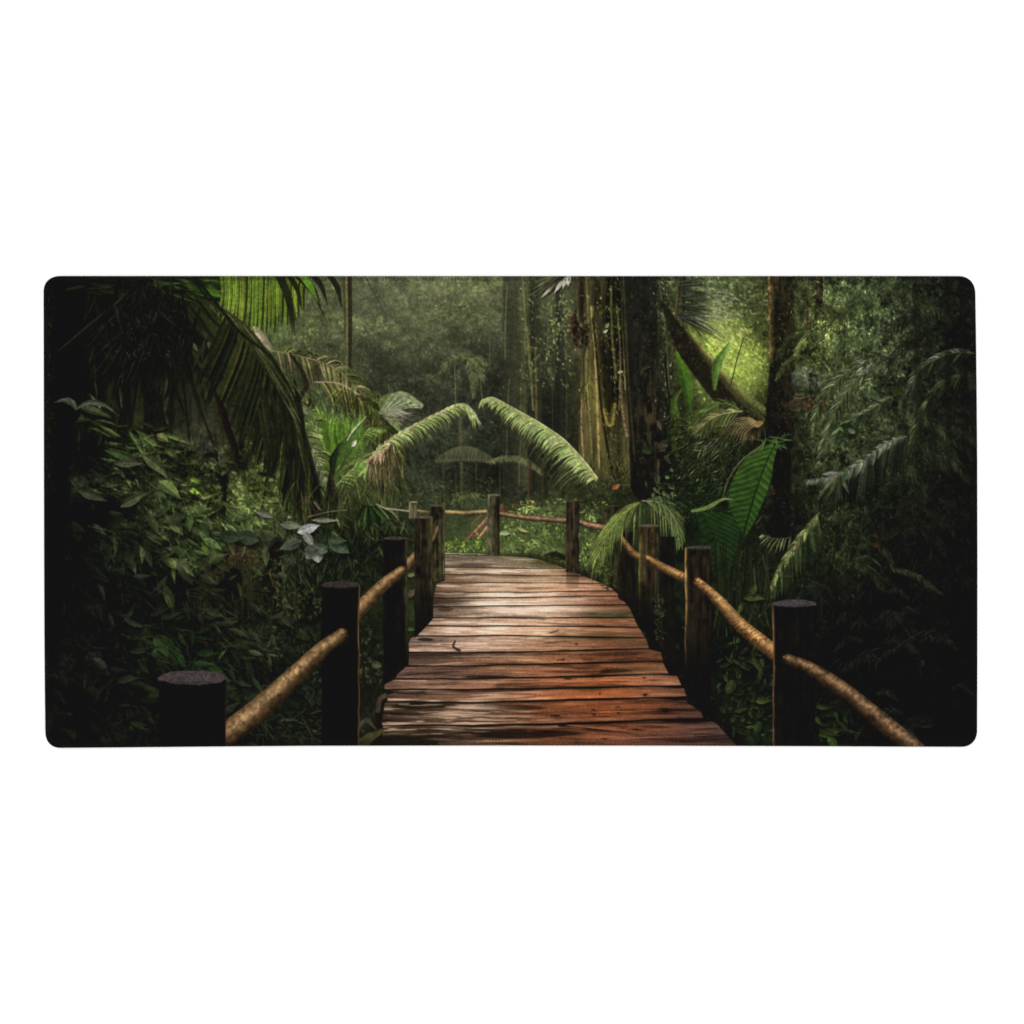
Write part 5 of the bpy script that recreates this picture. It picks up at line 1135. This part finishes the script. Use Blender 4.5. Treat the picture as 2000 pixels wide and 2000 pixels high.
    for x, y, a, l, w_, c in ((1594, 1380, .1, 26, 5, (54, 68, 34)), (1600, 1436, -.3, 44, 9, (60, 76, 32)), (1618, 1438, .9, 34, 8, (62, 88, 34)), (1592, 1400, .8, 18, 5, (58, 72, 30)), (1636, 1424, .1, 48, 3, (46, 58, 30)), (1600, 1426, .2, 40, 5, (40, 54, 26)), (1640, 1410, .7, 24, 5, (40, 52, 26))):
        leaf(x, y, a, l, w_, c, C(*c) * .8, .1)
    leaf(1796, 1419, .0, 26, 2.4, (52, 40, 36), alpha=.9)
    # boards of the right-hand rail's shadows
    post(1290, 1318, 1048, 1266, 1296, (26, 24, 17), (20, 19, 14), (24, 22, 15), None, 0, 107, .15)
    # posts of the right side
    post(1247, 1287, 1024, 1222, 1262, (112, 98, 44), (46, 40, 24), (30, 30, 20), (80, 78, 60), 6, 108, .3, .2, .15, dark=(1120, 1215))
    for i in range(70):
        leaf(RNG.uniform(1276, 1296), RNG.uniform(1160, 1250), RNG.normal(1., .9), RNG.uniform(4, 12), 1.6, jit((50, 58, 32), .35), alpha=.7)
    ribbon([(1284, 1090), (1286, 1200)], [1.4, 1.2], (58, 58, 36), soft=2, alpha=.7)
    rail([(1264, 1090), (1290, 1106), (1318, 1120), (1342, 1130)], [6, 8.5, 9.5, 9.], (172, 138, 82), (124, 94, 52), (52, 38, 22), 6.5, 97, twist=.42)
    post(1338, 1390, 1066, 1340, 1404, (142, 112, 58), (32, 27, 19), (24, 22, 16), (66, 62, 54), 7, 109, .3, .13, .14, dark=(1180, 1330))
    rail([(1362, 1136), (1388, 1158), (1420, 1192), (1452, 1226), (1514, 1276)], [8, 11, 13, 14.5, 15], (186, 150, 92), (138, 104, 56), (60, 42, 24), 8, 98, twist=.42)
    # great near posts, right then left
    post(1509, 1592, 1171, 1475, 1475, (104, 78, 50), (18, 17, 14), (15, 15, 13), (66, 62, 62), 15, 110, .18, .07, .06)
    rail([(1538, 1288), (1580, 1306), (1640, 1344), (1700, 1392), (1780, 1460), (1840, 1516)], [11, 15.5, 17, 18.5, 20, 21], (126, 104, 76), (72, 54, 34), (24, 19, 14), 7, 99, twist=.22, tex=.42)
    # left side
    ribbon(spline([(800, 1110), (812, 1092), (832, 1064)], 10), np.full(10, 9), (40, 34, 22), soft=2)
    rail([(792, 1106), (812, 1086), (834, 1062)], [10, 8.5, 6.5], (146, 124, 84), (100, 82, 52), (44, 36, 24), 0, 131, tex=.35)
    post(810, 845, 1008, 1246, 1208, (40, 34, 24), (34, 31, 20), (58, 54, 30), (88, 74, 58), 5, 132, .35, .3, .25, dark=(1120, 1230))
    post(748, 795, 1048, 1338, 1300, (20, 18, 14), (18, 17, 14), (52, 52, 28), (64, 56, 46), 7, 134, .25, .1, .16, dark=(1180, 1330))
    rail([(690, 1202), (720, 1172), (752, 1140), (784, 1116)], [15, 14, 12.5, 10.5], (160, 134, 90), (110, 86, 52), (48, 36, 22), 22, 135, tex=.34, twist=.2)
    post(628, 702, 1135, 1475, 1475, (15, 14, 13), (14, 14, 13), (96, 68, 42), (52, 48, 44), 14, 136, .15, .05, .065)
    rail([(380, 1500), (430, 1446), (500, 1391), (581, 1315), (630, 1268), (668, 1240)], [24, 24.5, 24, 20.5, 17, 13], (140, 118, 80), (88, 70, 42), (36, 27, 16), 30, 137, tex=.38, twist=.2)
    post(310, 442, 1309, 1475, 1475, (14, 14, 13), (13, 13, 13), (34, 25, 18), (64, 58, 56), 29, 139, .08, .03, .04)


def finish():
    global CV
    CV[:] = np.clip(CV, 0, 255)
    glow = blur(CV, 9)
    CV[:] = CV + .09 * np.clip(glow.mean(-1, keepdims=True) - 34, 0, 255)
    lum = CV @ C(.3, .59, .11)
    CV[:] = lum[..., None] + (CV - lum[..., None]) * .9
    CV[:] = CV * C(1.025, .985, 1.)
    CV[:] = blur(CV, .45)
    gr = np.random.default_rng(3).normal(0, 1, (CH, CW, 1))
    CV[:] = CV * (1 + .022 * gr)
    CV[:] = np.maximum(CV, 17 + .8 * gr)


def paint_all():
    paint_forest(); paint_far_trees(); paint_right_wood(); paint_left_wood(); paint_palms()
    paint_back_bank(); paint_deck(); paint_rails(); finish()
    return np.clip(CV, 0, 255) / 255.


# ===========================================================================
# The scene
# ===========================================================================
S = 0.787 / 1822.0          # metres per print unit: the mat is 79 cm wide
CAM_H = 2.4
TOP = 0.0038                # thickness of the mat
GAIN = 1.40                 # brightness of a white card under the lamps
K = S * (CAM_H - TOP) / CAM_H


def wx(px): return (px - 1000.0) * K
def wy(py): return (1000.0 - py) * K


scene = bpy.context.scene
scene.unit_settings.system = 'METRIC'


def material(name, rough=.9, spec=.05, base=(.5, .5, .5)):
    m = bpy.data.materials.new(name); m.use_nodes = True
    b = m.node_tree.nodes['Principled BSDF']
    b.inputs['Base Color'].default_value = (*base, 1)
    b.inputs['Roughness'].default_value = rough
    b.inputs['Specular IOR Level'].default_value = spec
    return m, m.node_tree, b


# ---- the printed picture as an image made here, in memory ------------------
pic = paint_all()
img = bpy.data.images.new('forest_print', CW, CH, alpha=False)
buf = np.ones((CH, CW, 4), np.float32)
buf[..., :3] = pic[::-1]
img.pixels.foreach_set(buf.ravel())
img.update(); img.pack()

m_print, nt, bs = material('printed_cloth', .95, .02)
ti = nt.nodes.new('ShaderNodeTexImage'); ti.image = img; ti.interpolation = 'Cubic'; ti.extension = 'EXTEND'
ml = nt.nodes.new('ShaderNodeVectorMath'); ml.operation = 'SCALE'; ml.inputs['Scale'].default_value = 1 / GAIN
nt.links.new(ti.outputs['Color'], ml.inputs[0])
nt.links.new(ml.outputs[0], bs.inputs['Base Color'])
tc = nt.nodes.new('ShaderNodeTexCoord')                # the weave of the cloth
mp = nt.nodes.new('ShaderNodeMapping'); mp.inputs['Scale'].default_value = (1400, 1400, 1400)
nt.links.new(tc.outputs['Object'], mp.inputs['Vector'])
wv = nt.nodes.new('ShaderNodeTexChecker'); wv.inputs['Scale'].default_value = 1.
nt.links.new(mp.outputs['Vector'], wv.inputs['Vector'])
ns = nt.nodes.new('ShaderNodeTexNoise'); ns.inputs['Scale'].default_value = 900.; ns.inputs['Detail'].default_value = 3.
nt.links.new(tc.outputs['Object'], ns.inputs['Vector'])
ad = nt.nodes.new('ShaderNodeMath'); ad.operation = 'ADD'
nt.links.new(wv.outputs['Fac'], ad.inputs[0]); nt.links.new(ns.outputs['Fac'], ad.inputs[1])
bp = nt.nodes.new('ShaderNodeBump'); bp.inputs['Strength'].default_value = .25; bp.inputs['Distance'].default_value = .0002
nt.links.new(ad.outputs[0], bp.inputs['Height']); nt.links.new(bp.outputs['Normal'], bs.inputs['Normal'])

m_thread, nt, bs = material('black_thread', .95, .04, (.012, .012, .011))
ns = nt.nodes.new('ShaderNodeTexNoise'); ns.inputs['Scale'].default_value = 600.
rp = nt.nodes.new('ShaderNodeValToRGB'); rp.color_ramp.elements[0].color = (.0025, .0025, .0025, 1); rp.color_ramp.elements[1].color = (.009, .009, .0085, 1)
nt.links.new(ns.outputs['Fac'], rp.inputs['Fac']); nt.links.new(rp.outputs['Color'], bs.inputs['Base Color'])
m_rubber, nt, bs = material('black_rubber', .9, .05, (.012, .012, .012))
ns = nt.nodes.new('ShaderNodeTexNoise'); ns.inputs['Scale'].default_value = 300.
rp = nt.nodes.new('ShaderNodeValToRGB'); rp.color_ramp.elements[0].color = (.008, .008, .008, 1); rp.color_ramp.elements[1].color = (.018, .018, .018, 1)
nt.links.new(ns.outputs['Fac'], rp.inputs['Fac']); nt.links.new(rp.outputs['Color'], bs.inputs['Base Color'])
m_white, nt, bs = material('white_paper', .9, .1, (.9, .9, .9))
ns = nt.nodes.new('ShaderNodeTexNoise'); ns.inputs['Scale'].default_value = 40.
rp = nt.nodes.new('ShaderNodeValToRGB'); rp.color_ramp.elements[0].color = (.885, .885, .885, 1); rp.color_ramp.elements[1].color = (.905, .905, .905, 1)
nt.links.new(ns.outputs['Fac'], rp.inputs['Fac']); nt.links.new(rp.outputs['Color'], bs.inputs['Base Color'])


# ---- the mat's outline, in print units: not quite a true rectangle ---------
def outline():
    pts = []
    def corner(cx, cy, rx, ry, a0):
        for i in range(13):
            a = math.radians(a0 + 90 * i / 12)
            c, s_ = math.cos(a), math.sin(a)
            e = 2 / 2.25
            pts.append((cx + rx * math.copysign(abs(c) ** e, c), cy - ry * math.copysign(abs(s_) ** e, s_)))
    def edge(p):
        for q in p: pts.append(q)
    corner(1905.6 - 33, 539 + 36, 33, 36, 0); pts[-13:] = pts[-13:]           # top right, going round to the top edge
    edge([(1700, 538.8), (1300, 538.9), (1000, 538.9), (700, 538.8), (300, 538.7)])
    corner(84.6 + 34, 538.7 + 31, 34, 31, 90)
    edge([(84.9, 700), (85.2, 900), (85.6, 1100), (86.2, 1250), (87, 1350)])
    corner(88 + 30, 1461 - 32, 30, 32, 180)
    edge([(220, 1460.3), (400, 1458.6), (600, 1457), (1000, 1456.4), (1300, 1456.8), (1600, 1457.8), (1750, 1458.6)])
    corner(1909 - 32, 1459 - 33, 32, 33, 270)
    edge([(1909.4, 1300), (1909.6, 1100), (1909.2, 900), (1908, 750), (1906.6, 640)])
    p = np.array(pts)
    # an even, closed path
    q = np.vstack([p, p[:1]])
    d = np.r_[0, np.cumsum(np.hypot(*np.diff(q, axis=0).T))]
    n = 1900
    u = np.linspace(0, d[-1], n, endpoint=False)
    return np.c_[np.interp(u, d, q[:, 0]), np.interp(u, d, q[:, 1])]


OUT = outline()
TAN = np.roll(OUT, -1, 0) - np.roll(OUT, 1, 0); TAN /= np.hypot(*TAN.T)[:, None]
for _ in range(3): TAN = (np.roll(TAN, 1, 0) + TAN + np.roll(TAN, -1, 0)) / 3
TAN /= np.hypot(*TAN.T)[:, None]
INW = np.c_[TAN[:, 1], -TAN[:, 0]]                                   # towards the middle
if ((C(1000, 1000) - OUT) * INW).sum() < 0: INW = -INW


def link(name, bm, mat, parent, smooth=True):
    me = bpy.data.meshes.new(name); bm.to_mesh(me); bm.free()
    me.materials.append(mat)
    if smooth:
        for p in me.polygons: p.use_smooth = True
    o = bpy.data.objects.new(name, me); scene.collection.objects.link(o); o.parent = parent
    return o


def rings_mesh(prof, cap_bottom=False, uv=False):
    """rings of the outline moved in by prof[k][0] units at height prof[k][1], closed by a flat face"""
    bm = bmesh.new()
    rings = []
    for d, z in prof:
        q = OUT + INW * d
        rings.append([bm.verts.new((wx(x), wy(y), z)) for x, y in q])
    n = len(OUT)
    for a, b in zip(rings[:-1], rings[1:]):
        for i in range(n):
            j = (i + 1) % n
            bm.faces.new((a[i], a[j], b[j], b[i]))
    bm.faces.new(rings[-1])
    if cap_bottom: bm.faces.new(rings[0][::-1])
    bmesh.ops.recalc_face_normals(bm, faces=bm.faces)
    if uv:
        L_ = bm.loops.layers.uv.new('print')
        for f in bm.faces:
            for l in f.loops:
                px = l.vert.co.x / K + 1000; py = 1000 - l.vert.co.y / K
                l[L_].uv = ((px - OX) / CW, 1 - (py - OY) / CH)
    return bm


mat = bpy.data.objects.new('desk_mat', None)
mat.empty_display_size = .1
scene.collection.objects.link(mat)
mat['label'] = 'dark wide desk mat printed with a wooden boardwalk through a jungle, on white'
mat['category'] = 'desk mat'

link('rubber_base', rings_mesh([(1.6, .0002), (1.2, .0005), (1.2, .0019), (2.2, .00195)], True), m_rubber, mat)
top = link('printed_cloth', rings_mesh([(1.3, .002), (.5, .0023), (.3, .0028), (.7, .0033), (1.8, .00362), (3.6, TOP), (12, TOP)], uv=True), m_print, mat)

# hem: a line of dark overlock thread along the rim, and short stitches across it
bm = bmesh.new()
R = .55
prev = None; first = None
for i in range(len(OUT)):
    c = OUT[i] + INW[i] * .75
    rr = R * (1 + .18 * math.sin(i * 2.1))
    ring = []
    for k in range(6):
        a = k / 6 * 2 * math.pi
        q = c + INW[i] * rr * math.cos(a)
        ring.append(bm.verts.new((wx(q[0]), wy(q[1]), .0026 + rr * S * 1.6 * math.sin(a))))
    if prev:
        for k in range(6): bm.faces.new((prev[k], prev[(k + 1) % 6], ring[(k + 1) % 6], ring[k]))
    else: first = ring
    prev = ring
for k in range(6): bm.faces.new((prev[k], prev[(k + 1) % 6], first[(k + 1) % 6], first[k]))
rim = link('rim_thread', bm, m_thread, mat)

bm = bmesh.new()
srnd = np.random.default_rng(12)
prof = [(1.2, .00340), (2.6, .00383), (5.5, .00393), (8.6, .00393), (9.4, .00379)]
for i in range(len(OUT)):
    w_ = .44 * srnd.uniform(.8, 1.2)
    lean = srnd.uniform(-.12, .12)
    vs = []
    for d, z in prof:
        p = OUT[i] + INW[i] * d + TAN[i] * (lean * d * .3)
        a = p - TAN[i] * w_; b = p + TAN[i] * w_
        vs.append((bm.verts.new((wx(a[0]), wy(a[1]), z)), bm.verts.new((wx(p[0]), wy(p[1]), z + .00008)), bm.verts.new((wx(b[0]), wy(b[1]), z))))
    for a, b in zip(vs[:-1], vs[1:]):
        bm.faces.new((a[0], a[1], b[1], b[0])); bm.faces.new((a[1], a[2], b[2], b[1]))
bmesh.ops.recalc_face_normals(bm, faces=bm.faces)
link('hem_stitching', bm, m_thread, mat)

# ---- the white surface ------------------------------------------------------
bm = bmesh.new()
g = 24; ext = 1.6
vs = [[bm.verts.new((-ext + 2 * ext * i / g, -ext + 2 * ext * j / g, 0)) for i in range(g + 1)] for j in range(g + 1)]
for j in range(g):
    for i in range(g): bm.faces.new((vs[j][i], vs[j][i + 1], vs[j + 1][i + 1], vs[j + 1][i]))
sf = link('ground', bm, m_white, None)
sf['kind'] = 'structure'
sf['label'] = 'plain white surface under the mat'

# ---- light: one big soft box overhead, a weak white room ---------------------
world = bpy.data.worlds.new('World'); scene.world = world; world.use_nodes = True
bg = world.node_tree.nodes['Background']
bg.inputs['Color'].default_value = (1, 1, 1, 1); bg.inputs['Strength'].default_value = .55


def area(name, loc, size, power):
    d = bpy.data.lights.new(name, 'AREA'); d.shape = 'SQUARE'; d.size = size; d.energy = power
    o = bpy.data.objects.new(name, d); scene.collection.objects.link(o); o.location = loc
    o.rotation_euler = (Vector((0, 0, 0)) - Vector(loc)).to_track_quat('-Z', 'Y').to_euler()
    return o


area('softbox', (-.6, 1.3, 3.2), 3., 70.)
area('softbox', (.8, -1.3, 3.2), 3., 70.)

# ---- camera -------------------------------------------------------------------
cd = bpy.data.cameras.new('Camera'); cam = bpy.data.objects.new('Camera', cd); scene.collection.objects.link(cam)
cam.location = (0, 0, CAM_H)
cd.sensor_width = 36.; cd.sensor_fit = 'HORIZONTAL'
cd.lens = 36. * CAM_H / (2000 * S)
cd.clip_start = .1; cd.clip_end = 50.
scene.camera = cam
vs_ = scene.view_settings
vs_.view_transform = 'Standard'; vs_.look = 'None'; vs_.exposure = 0.; vs_.gamma = 1.; vs_.use_curve_mapping = False
scene.render.film_transparent = False
